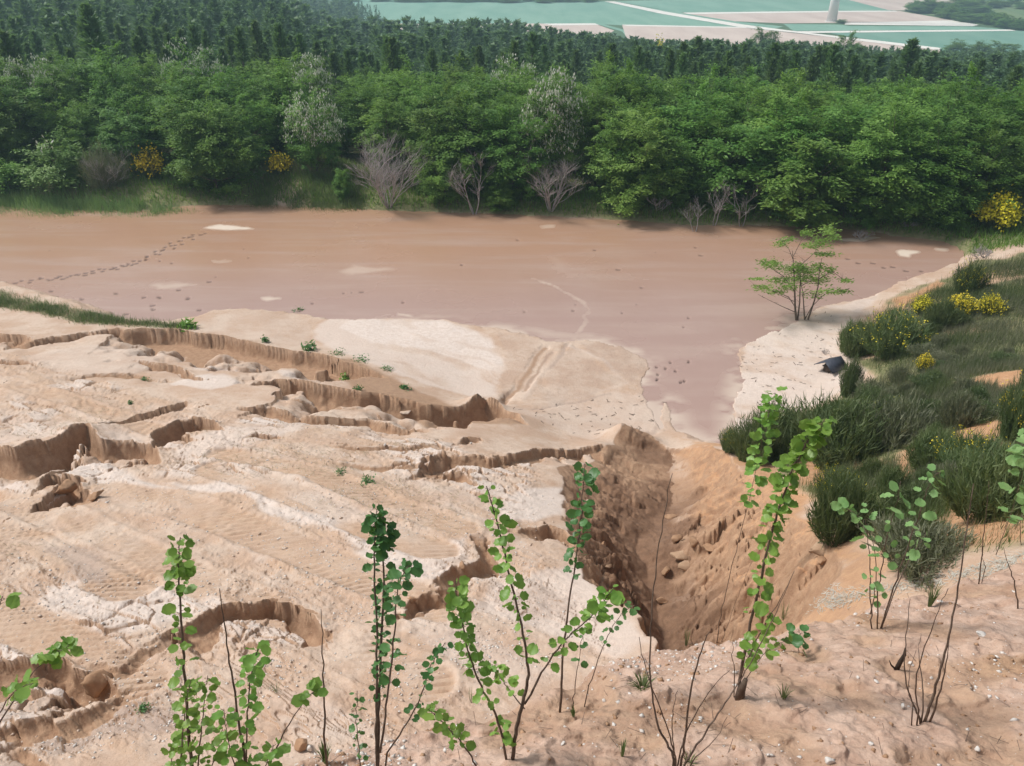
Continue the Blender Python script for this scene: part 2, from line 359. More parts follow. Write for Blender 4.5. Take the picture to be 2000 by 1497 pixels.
for s, a in (("105,910 200,895 240,915 300,945 380,962 300,955 200,948 130,930", .9), ("-50,945 40,938 90,965 40,985 -50,980", .7),
 ("320,880 400,868 440,890 420,925 340,910", .6), ("330,945 450,950 620,1008 745,1062 735,1085 640,1045 500,1000 400,975", .85),
 ("780,1046 925,1045 930,1080 880,1128 800,1142 730,1110 700,1085", .75), ("-20,1255 40,1258 72,1270 60,1300 -20,1308", 1),
 ("1000,962 1100,955 1108,1010 1040,1020 970,1012 960,990", .8), ("940,1122 1120,1098 1200,1170 1285,1250 1190,1275 1010,1220 900,1190", .65),
 ("30,692 150,676 230,668 330,690 260,730 100,728", .4), ("-50,830 100,835 250,870 160,842 100,870 0,880 -50,880", .5),
 ("440,830 620,826 560,850 460,885 340,880 380,850", .6), ("350,735 420,728 470,745 410,760 340,748", .8), ("365,705 440,706 520,715 470,724 380,722", .7), ("530,722 590,724 600,735 540,735", .7),
 ("60,1215 90,1140 200,1112 330,1125 420,1155 430,1188 350,1212 230,1235 140,1222", .8), ("0,1045 100,1062 210,1105 180,1120 90,1085 0,1062", .55),
 ("-40,790 60,800 220,850 150,845 0,815", .4), ("440,1060 520,1090 560,1105 500,1105", .5), ("870,960 960,940 1010,950 940,990 860,990", .35),
 ("690,880 800,885 860,900 760,905", .3), ("420,1190 520,1215 600,1250 560,1240 440,1215 380,1230", .55), ("800,1190 860,1180 870,1230 780,1240", .5)):
    patch(s, 'pale', a, .16)
patch("60,1430 130,1400 250,1372 330,1395 335,1445 230,1455 60,1470", 'wet', .85, .12)
patch("-50,1350 60,1340 150,1330 135,1385 60,1410 -50,1425", 'wet', .5, .12)
patch("-50,1480 20,1470 70,1497 60,1560 -50,1560", 'wet', .6, .12)
patch("70,1070 150,1066 232,1108 205,1140 150,1130", 'wet', .75, .15)
patch("940,1150 1060,1130 1150,1200 1060,1215 960,1190", 'wet', .45, .15)
patch("160,1300 215,1318 230,1345 215,1372 165,1352", 'fresh', .7, .08)
stk = fbm((X*.8-Y*.6)*.45+.5*fbm(X*.5, Y*.5, 2, 58), (X*.6+Y*.8)*1.7+.9*fbm(X*.6, Y*.6, 3, 59), 5, 55, .6); BEACH = sstep(20, 22, Y)*sstep(-6, -4, X)
M['pale'] *= 1-.38*BEACH*sstep(.0, .45, stk); M['wet'] = np.maximum(M['wet'], .2*BEACH*sstep(.1, .4, stk))
# long soft bands along the tracks
ang = R(-38); ca_, sa_ = math.cos(ang), math.sin(ang)
la = X*ca_+Y*sa_; lb = -X*sa_+Y*ca_
slope_zone = sdf(X, Y, W("-700,640 0,665 300,760 620,800 900,860 1080,900 1110,1080 1240,1215 1260,1300 800,1497 -700,1600"), 2)
sz = sstep(0, .8, slope_zone)
band = fbm(la*.25, lb*1.9, 4, 41)
M['orange'] = np.maximum(M['orange'], sz*sstep(-.05, .4, band+.3*fbm(X*2, Y*2, 3, 42))*.6)
M['pale'] = np.maximum(M['pale'], sz*sstep(.12, .5, fbm(la*.2+9, lb*1.6, 4, 45))*.45)
zA += sz*.035*band
# crawler tracks: pairs of bands with cleat marks
CLEAT = 0; TRK = 0
TR = ["-100,945 60,985 250,1080 420,1150 640,1250 820,1330", "200,958 330,985 520,1050 700,1120 850,1180", "-150,1010 60,1060 250,1150", "420,920 560,970 720,1030 850,1075",
      "-200,1180 0,1200 120,1260 260,1330", "0,745 160,790 330,850", "430,890 600,930 760,990 900,1030"]
for i, s in enumerate(TR):
    P = W(s); d, sg, par = seg_dist(X+.05*fbm(X*2, Y*2, 2, 50), Y+.05*fbm(X*2, Y*2, 2, 51), P)
    hw = .44 if i < 5 else .34
    cum = np.r_[0, np.cumsum(np.hypot(*np.diff(P, axis=0).T))]; along = np.interp(par, np.arange(len(P)), cum)
    b = sstep(hw+.05, hw-.05, d)*sstep(-.45, .05, fbm(X*.7, Y*.7, 2, 52+i)+.12)
    ph = (-.26*X+.966*Y)/.15+.7*fbm(X*.9, Y*.9, 2, 60+i)
    cl = 1-np.exp(-(((ph % 1)-.5)/.13)**2)*(.55+.6*fbm(X*1.1, Y*1.1, 2, 75))
    zA += b*(-.075+.065*cl)
    zA += .03*np.exp(-((d-hw-.08)/.07)**2)*sz
    M['orange'] = np.maximum(M['orange'], b*(.65+.5*fbm(X*1.5, Y*1.5, 3, 43))); M['pale'] *= 1-.75*b; M['fresh'] = np.maximum(M['fresh'], b*np.clip(1-cl, 0, 1)); CLEAT = CLEAT+b*cl; TRK = TRK+b

PZ *= 1-.8*np.clip(TRK, 0, 1); PCRACK *= 1-.9*np.clip(TRK, 0, 1)
zA += sz*(PLATE*(1-.8*np.clip(TRK, 0, 1))*(1-.5*M['fresh'])-.05*PCRACK)
M['fresh'] = np.maximum(M['fresh'], .85*sz*PCRACK)
M['pale'] = np.maximum(M['pale'], sz*(1-M['fresh'])*(1-PCRACK)*PZ*np.where(w1a > .42, .85, .1))
# small crust steps and cracks all over the slope
cr = fbm(la*.7+.3*fbm(X, Y, 2, 81), lb*2.4, 4, 80)
notrk = 1-.85*np.clip(TRK, 0, 1)
zA += notrk*sz*.15*(np.round(cr*5)/5-cr*.75)*sstep(-.3, .15, fbm(X*.5, Y*.5, 2, 83))
cr2 = fbm(la*1.1+7, lb*5.5, 3, 87); zA += notrk*sz*.07*(np.round(cr2*4)/4-cr2*.8)*sstep(-.1, .25, fbm(X*.6+3, Y*.6, 2, 88))
pq = sz*sstep(.0, .03, .035-np.abs(((cr2*4+.5) % 1)-.5)); M['fresh'] = np.maximum(M['fresh'], .42*pq*sstep(-.05, .3, fbm(X*.6+3, Y*.6, 2, 88))*notrk)
e = np.abs(((cr*5+.5) % 1)-.5+0)   # near a step edge
M['fresh'] = np.maximum(M['fresh'], sz*sstep(.06, .0, np.abs(((cr*5+.5) % 1)-.5))*.7*notrk*sstep(-.1, .35, fbm(X*.6, Y*.6, 2, 84)))
zA += sz*notrk*(.035*fbm(X*3.1, Y*3.1, 3, 22)+.012*fbm(X*11, Y*11, 2, 23)*sstep(30, 12, np.hypot(X, Y)))

# right slope: green sward with bare orange sand
HILL = W("1430,868 1560,808 1695,742 1640,690 1648,640 1740,574 1862,532 1900,505 1960,505 2100,430 2600,420 2600,900 2200,1090 1850,1100 1700,1075 1640,1050 1560,985 1480,905")
qh = sdf(wx, wy, HILL, 2.5)
gr = sstep(0, .5, qh)
patchn = fbm(X*.33, Y*.33, 4, 90)
M['orange'] = np.maximum(M['orange'], gr*.75)
M['green'] = gr*sstep(-.22, .10, patchn+.2)
bare = np.zeros(X.shape)
for s in ("1840,845 1900,820 1960,815 1960,850 1900,880 1860,875", "1740,890 1780,870 1790,930 1760,960 1730,935", "1540,905 1620,890 1650,920 1600,960 1550,945", "1660,910 1715,900 1725,940 1690,950",
          "1700,690 1720,640 1760,615 1740,590 1830,545 1845,555 1790,590", "1900,740 2000,720 2040,760 1940,775", "1840,985 2000,985 2060,1060 1850,1075", "1420,870 1500,900 1640,1045 1700,1078 1800,1090 1640,1110 1500,990"):
    bare = np.maximum(bare, sstep(-.25, .3, sdf(wx2, wy2, W(s))))
M['green'] *= 1-bare; M['rust'] = np.maximum(np.maximum(np.maximum(bare, gr*.35), M['rust']), .8*sstep(1.6, .2, seg_dist(X, Y, RR)[0])*sstep(-.3, .3, fbm(X*1.2, Y*1.2, 4, 69))*np.where(X > 2, 1, 0)*(1-blend_full))
zA += gr*(.10*fbm(X*.8, Y*.8, 3, 91)+.03*fbm(X*3, Y*3, 2, 92))
# left grass strip and the far bank
LG = W("-600,520 0,566 60,585 150,602 230,622 330,634 375,632 380,645 300,640 200,636 110,620 0,600 -600,560")
M['green'] = np.maximum(M['green'], sstep(-.3, .4, sdf(wx2, wy2, LG))*.95)
rg = np.hypot(X, Y)
pond_sd = sdf(X+.35*(wx2-X)+.14*fbm(X*2.6, Y*2.6, 3, 56), Y+.35*(wy2-Y)+.14*fbm(X*2.6, Y*2.6, 3, 57), POND, 6)
farb = sstep(40, 42, Y)*sstep(.3, -.6, pond_sd)*sstep(-22, -20, -0*X)
far_bank = (Y > 38.5) & (np.abs(X) < 60)
fb = np.where(far_bank, sstep(.2, -.8, pond_sd-.45+.4*fbm(X*.5, Y*.5, 3, 95)), 0)
M['green'] = np.maximum(M['green'], fb)
for s in ("530,395 545,355 560,352 550,398", "562,398 575,352 588,358 580,400", "590,385 600,372 606,390"):
    M['green'] *= 1-.9*sstep(-.4, .3, sdf(wx2, wy2, W(s)))

# shoreline
dsh = -pond_sd
zout = np.clip(zA, ZP+.006+.05*np.clip(dsh, 0, 3)+.010*fbm(X*2, Y*2, 2, 24), ZP+np.where(Y > 38, .36, .55)*np.clip(dsh, 0, 50)+.03+np.where(dsh > 3, (dsh-3)**2*5, 0))
zin = ZP-.05-.25*np.clip(pond_sd, 0, 2)
zA = np.where(pond_sd > 0, zin, zout)
M['wet'] = np.maximum(M['wet'], sstep(.35, .05, dsh)*sstep(-.4, .0, dsh)*.4*(1-M['pale']))

# the near bank
zB = z_bank(X, Y)
dL, sL, _ = seg_dist(wx, wy, LIP)
sl = dL*(-sL)            # + beyond the lip (camera side is on the right of the left-to-right lip)
near_rough = .035*fbm(X*1.4, Y*1.4, 3, 101)+.020*fbm(X*6, Y*6, 3, 102)+.016*fbm(X*17, Y*17, 3, 103)
pit = fbm(X*2.6, Y*2.6, 2, 104); near_rough -= .035*sstep(.25, .6, pit)
cl2 = fbm(X*9, Y*9, 2, 105); near_rough += .02*sstep(.25, .5, cl2)
zBn = zB+near_rough-np.where(sl > 0, 1.5*sl**1.25/(sl+.35)**.25+.4*sl, 0)-.10*sstep(-.6, 0, sl)
usebank = zBn > zA
M['near'] = np.where(usebank, 1., 0.)
for k in ('pale', 'wet', 'green', 'orange', 'fresh', 'rust', 'umber'): M[k] = np.where(usebank, 0, M[k])
GZ = np.where(usebank, zBn, zA)
M['fresh'] = np.where(usebank, +.6*sstep(.0, .45, pit)+.35*sstep(-.1, -.5, fbm(X*1.1, Y*1.1, 3, 106)), M['fresh'])
def z_ground(Xq, Yq):
    Xq = np.asarray(Xq, float); Yq = np.asarray(Yq, float)
    r = np.hypot(Xq, Yq)
    return np.where(r < R1-.5, lookup(GZ, Xq, Yq), z_far(Xq, Yq))
def G(px, py):
    """the ground point seen at a photo point"""
    p = cast([px], [py], z_ground)[0]; return Vector(p)
# ------------------------------------------------------------------ mesh and object helpers
def np_mesh(name, V, F4=None, F3=None, mats=(), attrs=None, smooth=True, matidx=None):
    me = bpy.data.meshes.new(name); V = np.asarray(V, np.float32)
    me.vertices.add(len(V)); me.vertices.foreach_set('co', V.ravel())
    loops = []; starts = []; tot = []; o = 0
    for F, k in ((F4, 4), (F3, 3)):
        if F is not None and len(F):
            F = np.asarray(F, np.int32); loops.append(F.ravel()); starts.append(o+np.arange(len(F))*k); tot.append(np.full(len(F), k)); o += F.size
    L = np.concatenate(loops); S = np.concatenate(starts); T = np.concatenate(tot)
    me.loops.add(len(L)); me.loops.foreach_set('vertex_index', L.astype(np.int32))
    me.polygons.add(len(S)); me.polygons.foreach_set('loop_start', S.astype(np.int32)); me.polygons.foreach_set('loop_total', T.astype(np.int32))
    if smooth: me.polygons.foreach_set('use_smooth', np.ones(len(S), bool))
    for m in mats: me.materials.append(m)
    if matidx is not None: me.polygons.foreach_set('material_index', np.asarray(matidx, np.int32))
    for k, v in (attrs or {}).items():
        a = me.attributes.new(k, 'FLOAT', 'POINT'); a.data.foreach_set('value', np.asarray(v, np.float32).ravel())
    me.update(calc_edges=True)
    return me
def link(name, me, parent=None, loc=None):
    o = bpy.data.objects.new(name, me); COL.objects.link(o)
    if parent: o.parent = parent
    if loc is not None: o.location = loc
    return o
def tag(o, label=None, cat=None, group=None, kind=None):
    if label: o['label'] = label
    if cat: o['category'] = cat
    if group: o['group'] = group
    if kind: o['kind'] = kind
    return o
def empty(name, loc, label, cat, group=None, rz=0, scale=1.0):
    o = bpy.data.objects.new(name, None); COL.objects.link(o); o.location = loc; o.rotation_euler = (0, 0, rz)
    o.empty_display_size = .1
    o.scale = (scale, scale, scale) if not hasattr(scale, '__len__') else scale
    return tag(o, label, cat, group)
def copy_thing(src, loc, rz, scale, label, group=None):
    r = src.copy(); COL.objects.link(r); r.location = loc; r.rotation_euler = (0, 0, rz)
    r.scale = (scale, scale, scale) if not hasattr(scale, '__len__') else scale
    r['label'] = label
    if group: r['group'] = group
    elif 'group' in r: del r['group']
    for ch in list(src.children):
        k = ch.copy(); COL.objects.link(k); k.parent = r
    return r
class MB:
    def __init__(s): s.V = []; s.Q = []; s.T = []; s.A = []
    def tube(s, P, rad, n=5, cap=True):
        P = [Vector(p) for p in P]; b = len(s.V); m = len(P)
        ref = Vector((.31, .77, .55))
        for i in range(m):
            t = (P[min(i+1, m-1)]-P[max(i-1, 0)]).normalized()
            u = t.cross(ref)
            if u.length < .1: u = t.cross(Vector((1, 0, 0)))
            u.normalize(); v = t.cross(u); r = rad[i] if hasattr(rad, '__len__') else rad
            for k in range(n):
                a = 2*math.pi*k/n; s.V.append(tuple(P[i]+(u*math.cos(a)+v*math.sin(a))*r))
        for i in range(m-1):
            for k in range(n):
                s.Q.append((b+i*n+k, b+i*n+(k+1) % n, b+(i+1)*n+(k+1) % n, b+(i+1)*n+k))
        if cap:
            for i, f in ((0, 1), (m-1, -1)):
                cidx = len(s.V); s.V.append(tuple(P[i]))
                for k in range(n):
                    a, b2 = b+i*n+k, b+i*n+(k+1) % n
                    s.T.append((cidx, b2, a) if f > 0 else (cidx, a, b2))
    def mesh(s, name, mats, smooth=True):
        return np_mesh(name, s.V, s.Q, s.T, mats, smooth=smooth)
def quads(c, u, v):
    """rhombic leaf faces: centre, half-length vector, half-width vector -> V, F"""
    n = len(c); V = np.empty((n, 4, 3)); V[:, 0] = c-u; V[:, 1] = c+v-u*.1; V[:, 2] = c+u; V[:, 3] = c-v-u*.1
    return V.reshape(-1, 3), np.arange(n*4).reshape(n, 4)
def unit(a): return a/np.maximum(np.linalg.norm(a, axis=-1, keepdims=True), 1e-9)
def rnd_dir(n, r=rng): return unit(r.normal(size=(n, 3)))

# ------------------------------------------------------------------ materials
def mat(name):
    m = bpy.data.materials.new(name); m.use_nodes = True; t = m.node_tree
    b = t.nodes['Principled BSDF']; b.inputs['Specular IOR Level'].default_value = .25; b.inputs['Roughness'].default_value = .9
    return m, t, b
def N(t, kind, **kw):
    n = t.nodes.new('ShaderNode'+kind)
    for k, v in kw.items():
        if k in n.inputs: n.inputs[k].default_value = v
        else: setattr(n, k, v)
    return n
def noise(t, scale, detail=4, rough=.55, vec=None, dist=0):
    n = N(t, 'TexNoise', Scale=scale, Detail=detail, Roughness=rough, Distortion=dist)
    if vec is not None: t.links.new(vec, n.inputs['Vector'])
    return n.outputs['Fac']
def ramp(t, fac, a, b):
    n = N(t, 'MapRange'); n.inputs['From Min'].default_value = a; n.inputs['From Max'].default_value = b
    n.interpolation_type = 'SMOOTHSTEP'; t.links.new(fac, n.inputs['Value']); return n.outputs['Result']
def mix(t, fac, a, b, blend='MIX'):
    n = N(t, 'Mix', data_type='RGBA', blend_type=blend)
    if hasattr(fac, 'links'): t.links.new(fac, n.inputs[0])
    else: n.inputs[0].default_value = fac
    for i, v in ((6, a), (7, b)):
        if hasattr(v, 'links'): t.links.new(v, n.inputs[i])
        else: n.inputs[i].default_value = (*v, 1)
    return n.outputs[2]
def math_(t, op, a, b=0.0):
    n = N(t, 'Math', operation=op)
    for i, v in enumerate((a, b)):
        if hasattr(v, 'links'): t.links.new(v, n.inputs[i])
        else: n.inputs[i].default_value = v
    return n.outputs[0]
def attr(t, name): return N(t, 'Attribute', attribute_name=name).outputs['Fac']
def bump_(t, b, h, strength=.5, dist=.03):
    n = N(t, 'Bump', Strength=strength, Distance=dist); t.links.new(h, n.inputs['Height']); t.links.new(n.outputs[0], b.inputs['Normal'])

def ground_material():
    m, t, b = mat('sand_ground'); pos = N(t, 'NewGeometry').outputs['Position']
    n1 = noise(t, .9, 5, .6, pos); n2 = noise(t, 6, 5, .65, pos); n3 = noise(t, 38, 4, .7, pos); n4 = noise(t, .25, 3, .5, pos)
    sand = mix(t, ramp(t, n1, .35, .65), (.50, .355, .262), (.585, .462, .370))
    sand = mix(t, math_(t, 'MULTIPLY', ramp(t, n2, .50, .72), .5), sand, (.44, .285, .185))
    pale = mix(t, ramp(t, n2, .35, .68), (.68, .59, .53), (.61, .51, .44))
    fresh = mix(t, ramp(t, n2, .3, .7), (.32, .195, .122), (.42, .275, .178))
    orange = mix(t, ramp(t, n2, .3, .7), (.465, .305, .205), (.55, .40, .29))
    wet = mix(t, ramp(t, n1, .3, .7), (.40, .30, .245), (.45, .35, .285))
    near = mix(t, ramp(t, n2, .32, .66), (.41, .275, .205), (.53, .385, .305))
    green = mix(t, ramp(t, n2, .3, .7), (.15, .17, .075), (.27, .25, .135))
    br = math_(t, 'SUBTRACT', n2, .5); br = math_(t, 'MULTIPLY', br, .9)
    def key(k, s=1.0): 
        f = math_(t, 'ADD', attr(t, k), math_(t, 'MULTIPLY', br, s)); return ramp(t, math_(t, 'MULTIPLY', f, math_(t, 'GREATER_THAN', attr(t, k), .01)), .08, .95)
    col = mix(t, attr(t, 'near'), sand, near)
    col = mix(t, key('orange'), col, orange)
    col = mix(t, key('rust'), col, mix(t, ramp(t, n2, .3, .7), (.43, .235, .125), (.52, .32, .185)))
    col = mix(t, key('pale'), col, pale)
    col = mix(t, key('wet', .5), col, wet)
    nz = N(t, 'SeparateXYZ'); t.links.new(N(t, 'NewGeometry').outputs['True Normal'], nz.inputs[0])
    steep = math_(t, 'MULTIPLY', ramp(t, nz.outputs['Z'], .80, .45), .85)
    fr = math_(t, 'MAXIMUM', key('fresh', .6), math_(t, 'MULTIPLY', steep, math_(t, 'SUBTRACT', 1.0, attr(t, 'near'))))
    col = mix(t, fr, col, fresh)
    col = mix(t, math_(t, 'MULTIPLY', key('umber', .6), .9), col, mix(t, ramp(t, n2, .3, .7), (.155, .088, .054), (.225, .132, .082)))
    col = mix(t, key('green', .8), col, green)
    col = mix(t, .30, col, mix(t, ramp(t, n3, .3, .75), (.30, .28, .27), (.72, .70, .68)), 'SOFT_LIGHT')
    t.links.new(col, b.inputs['Base Color']); b.inputs['Roughness'].default_value = .92
    h = math_(t, 'ADD', math_(t, 'MULTIPLY', n3, .35), math_(t, 'MULTIPLY', n2, 1.0))
    bump_(t, b, h, .65, .045)
    return m
def mud_material():
    m, t, b = mat('wet_mud'); pos = N(t, 'NewGeometry').outputs['Position']
    n1 = noise(t, .16, 4, .55, pos); n2 = noise(t, 2.2, 5, .65, pos)
    mp = N(t, 'Mapping'); mp.inputs['Scale'].default_value = (.12, .8, 1); t.links.new(pos, mp.inputs['Vector']); n3 = noise(t, 1.0, 5, .6, mp.outputs[0], .4)
    c0 = mix(t, attr(t, 'deep'), (.385, .262, .222), (.41, .25, .165))
    c0 = mix(t, math_(t, 'MULTIPLY', ramp(t, n3, .42, .72), .5), c0, (.46, .345, .29))
    c0 = mix(t, math_(t, 'MULTIPLY', ramp(t, n2, .55, .8), .2), c0, (.30, .20, .16))
    c0 = mix(t, attr(t, 'pale'), c0, (.66, .56, .46)); c0 = mix(t, attr(t, 'dark'), c0, (.10, .07, .06))
    t.links.new(c0, b.inputs['Base Color'])
    b.inputs['IOR'].default_value = 1.33; b.inputs['Specular IOR Level'].default_value = .5
    ro = math_(t, 'ADD', .17, math_(t, 'MULTIPLY', n1, .18)); ro = math_(t, 'ADD', ro, math_(t, 'MULTIPLY', attr(t, 'pale'), .4)); t.links.new(ro, b.inputs['Roughness'])
    bump_(t, b, n2, .12, .02)
    return m
def leaf_material(name, c1, c2, trans=.35, rough=.55, spec=.3, rand=.25, nscale=1.3):
    """foliage: colour varies per object, per clump and along a broad noise; thin faces let light through"""
    m, t, b = mat(name); oi = N(t, 'ObjectInfo'); pos = N(t, 'NewGeometry').outputs['Position']
    f = ramp(t, noise(t, nscale, 3, .6, pos), .3, .7)
    f = math_(t, 'ADD', math_(t, 'MULTIPLY', f, .6), math_(t, 'MULTIPLY', attr(t, 'tint'), .4))
    col = mix(t, f, c1, c2)
    hs = N(t, 'HueSaturation'); t.links.new(col, hs.inputs['Color'])
    v = math_(t, 'ADD', 1-rand/2, math_(t, 'MULTIPLY', oi.outputs['Random'], rand)); t.links.new(v, hs.inputs['Value'])
    hv = math_(t, 'ADD', .487, math_(t, 'MULTIPLY', math_(t, 'FRACT', math_(t, 'MULTIPLY', oi.outputs['Random'], 7.13)), .026)); t.links.new(hv, hs.inputs['Hue'])
    t.links.new(hs.outputs[0], b.inputs['Base Color']); b.inputs['Roughness'].default_value = rough; b.inputs['Specular IOR Level'].default_value = spec
    tr = N(t, 'BsdfTranslucent'); t.links.new(mix(t, .5, hs.outputs[0], (.18, .30, .03)), tr.inputs['Color'])
    ms = N(t, 'MixShader'); ms.inputs[0].default_value = trans
    t.links.new(b.outputs[0], ms.inputs[1]); t.links.new(tr.outputs[0], ms.inputs[2]); t.links.new(ms.outputs[0], t.nodes['Material Output'].inputs['Surface'])
    return m
def plain(name, c1, c2=None, scale=8, rough=.85, bumpd=0.0, metal=0.0):
    m, t, b = mat(name); pos = N(t, 'TexCoord').outputs['Object']
    n = noise(t, scale, 4, .6, pos)
    t.links.new(mix(t, ramp(t, n, .3, .7), c1, c2 or c1), b.inputs['Base Color']); b.inputs['Roughness'].default_value = rough; b.inputs['Metallic'].default_value = metal
    if bumpd: bump_(t, b, n, .6, bumpd)
    return m
M_GROUND = ground_material(); M_MUD = mud_material()
M_LOCUST = leaf_material('locust_leaves', (.078, .200, .040), (.26, .44, .095), .48, rand=.5)
M_LOCUST_BRIGHT = leaf_material('bright_locust_leaves', (.095, .215, .042), (.28, .45, .10), .45)
M_LOCUST_PALE = leaf_material('pale_leaves', (.14, .26, .06), (.29, .42, .13), .35)
M_BLOSSOM = leaf_material('white_blossom', (.60, .60, .52), (.82, .81, .74), .25)
M_PINE = leaf_material('pine_needles', (.085, .165, .085), (.18, .285, .115), .35, nscale=.5, rand=.4)
M_PINE_FAR = leaf_material('far_pine_needles', (.085, .165, .090), (.19, .285, .125), .35, nscale=.13)
M_BROOM = leaf_material('broom_stems', (.075, .118, .052), (.175, .215, .095), .28, nscale=2.5, rand=.5)
M_HEATH = leaf_material('dull_brush', (.14, .15, .10), (.24, .245, .16), .25, nscale=2.5, rand=.4)
M_YELLOW = leaf_material('yellow_flowers', (.72, .58, .03), (.86, .73, .06), .25, rand=.1)
M_SAPLEAF = leaf_material('sapling_leaves', (.135, .295, .048), (.31, .50, .105), .44, .42, .45, rand=.15, nscale=9)
M_SAPDARK = leaf_material('dark_sapling_leaves', (.045, .14, .045), (.11, .26, .075), .35, .42, .45, rand=.1, nscale=9)
M_SAPPALE = leaf_material('pale_sapling_leaves', (.17, .33, .11), (.32, .50, .20), .42, .5, .4, rand=.15, nscale=9)
M_GRASS = leaf_material('grass_blades', (.090, .14, .050), (.18, .225, .095), .3, nscale=.9)
M_GRASSDRY = leaf_material('dry_grass', (.26, .21, .12), (.40, .33, .20), .0, nscale=2)
M_REED = leaf_material('shore_reeds', (.17, .30, .13), (.30, .42, .19), .4, nscale=.8)
M_BARK = plain('grey_bark', (.11, .085, .065), (.19, .155, .125), 12, .9, .01)
M_TWIG = plain('bare_twigs', (.31, .28, .275), (.44, .40, .39), 5, .9)
M_STEM = plain('sapling_stem', (.085, .055, .040), (.17, .125, .095), 25, .8)
M_STONE = plain('pale_flint', (.50, .46, .42), (.74, .71, .67), 20, .7, .01)
M_CLOD = plain('damp_sand_clod', (.30, .18, .105), (.40, .25, .155), 7, .95, .03)
M_CRUST = plain('dry_sand_crust', (.52, .40, .31), (.60, .49, .40), 5, .95, .02)
M_TIN = plain('dark_roof_sheet', (.040, .046, .064), (.070, .078, .10), 6, .5)
M_WOOD = plain('weathered_board', (.07, .055, .045), (.14, .11, .09), 9, .85)
M_TOWER = plain('white_tower_paint', (.78, .78, .77), (.82, .82, .81), .3, .4)
M_LITTER = plain('grey_litter', (.34, .33, .28), (.56, .54, .48), 10, .95)

# ------------------------------------------------------------------ ground and mud meshes
idx = np.arange(NV*NU).reshape(NV, NU)
F = np.stack([idx[:-1, :-1], idx[:-1, 1:], idx[1:, 1:], idx[1:, :-1]], -1).reshape(-1, 4)
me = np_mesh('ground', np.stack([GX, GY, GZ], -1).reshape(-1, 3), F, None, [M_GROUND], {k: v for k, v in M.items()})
tag(link('ground', me), kind='structure')

mz = ZP+.008*fbm(GX*.8, GY*.8, 3, 120)
dark = np.zeros(GX.shape); mpale = np.zeros(GX.shape)
def prints(s, z, step, off, sz, gap=0.0, amt=.85):
    """a line of boot holes pressed into the mud"""
    global mz
    P = Wz(s, ZP); seg = np.hypot(*np.diff(P, axis=0).T); cum = np.r_[0, np.cumsum(seg)]
    k = 0; a = 0.
    while a < cum[-1]:
        if rng.random() > gap:
            x = np.interp(a, cum, P[:, 0]); y = np.interp(a, cum, P[:, 1])
            i = min(np.searchsorted(cum, a, 'right')-1, len(seg)-1); d = (P[i+1]-P[i])/seg[i]; nn = np.array([-d[1], d[0]])
            x += nn[0]*off*(1 if k % 2 else -1)+rng.normal()*.05; y += nn[1]*off*(1 if k % 2 else -1)+rng.normal()*.05
            w_ = (np.abs(GX-x) < 1) & (np.abs(GY-y) < 1)
            u = (GX[w_]-x)*d[0]+(GY[w_]-y)*d[1]; v = (GX[w_]-x)*nn[0]+(GY[w_]-y)*nn[1]
            g = np.clip(1.7-1.3*((u/sz)**2+(v/(sz*.62))**2), 0, 1)
            dark[w_] = np.maximum(dark[w_], g*amt); mz[w_] -= .05*g
        a += step*(1+.2*rng.normal()); k += 1
prints("30,551 70,546 130,541 190,529 230,522 275,512 300,497 318,486 345,471 385,458 405,456", ZP, .34, .09, .125)
prints("60,549 130,541 190,531 240,521 300,499 330,486 360,473 385,459", ZP, .38, .18, .12)
prints("1610,494 1650,507 1700,515 1760,525 1800,531", ZP, .5, .12, .13, .2)
prints("260,566 330,556 420,560", ZP, 1.2, .6, .12, .4, .8); prints("120,562 220,585 350,600 420,596", ZP, .9, .5, .12, .4, .8); prints("330,575 380,590 300,606 230,604", ZP, .9, .5, .13, .4, .8)
prints("1286,700 1300,725 1315,742 1296,752", ZP, .35, .35, .08, .2, .9); prints("1330,690 1310,760 1340,800 1360,810", ZP, .8, .4, .08, .3, .8)
for _ in range(34):
    px = rng.uniform(60, 1450); py = rng.uniform(455, 640); prints(f"{px},{py} {px+4},{py+.5}", ZP, 2, 0, .07 if rng.random() < .8 else .12, 0, .7)
sdp = sdf(GX, GY, POND, 6)
def pspot(s, amt=1.0, soft=.12, rag=1.0):
    global mz
    q = sstep(-soft, soft, sdf(GX+rag*(wx2-GX), GY+rag*(wy2-GY), Wz(s, ZP)))*amt
    mpale[:] = np.maximum(mpale, q); mz += .004*q
pspot("402,444 430,438 480,443 492,448 450,450 415,448"); pspot("1746,492 1765,488 1800,491 1802,495 1775,503 1752,500")
pspot("1640,466 1670,463 1720,466 1690,472 1655,470", .8); pspot("1828,486 1850,484 1848,490 1832,490", .7); pspot("513,583 536,580 538,584 518,586", .8)
pspot("660,530 690,518 740,522 765,528 720,530 690,536", .35, .2); pspot("300,555 340,552 395,555 360,560 310,561", .4, .15); pspot("420,508 445,506 450,512 425,512", .3)
pspot("775,613 805,616 810,620 780,617", .8); pspot("1060,442 1090,441 1088,446 1066,447", .4); pspot("940,641 980,645 975,649 945,646", .6)
pspot("985,640 1060,655 1150,664 1262,700 1240,690 1150,655 1060,645", .3, .25)
for s, wd, a in (("1030,541 1060,552 1090,563 1112,576 1130,586", .06, .75), ("1112,576 1140,592 1148,604 1144,625 1138,645 1120,664", .10, .4), ("1310,800 1305,830 1318,850", .1, .6), ("1085,505 1095,525 1110,540", .3, .12)):
    d, _, _ = seg_dist(wx, wy, Wz(s, ZP)); mpale = np.maximum(mpale, a*np.exp(-(d/wd)**2)*np.clip(.6+.9*fbm(GX*2.5, GY*2.5, 2, 132), 0, 1))
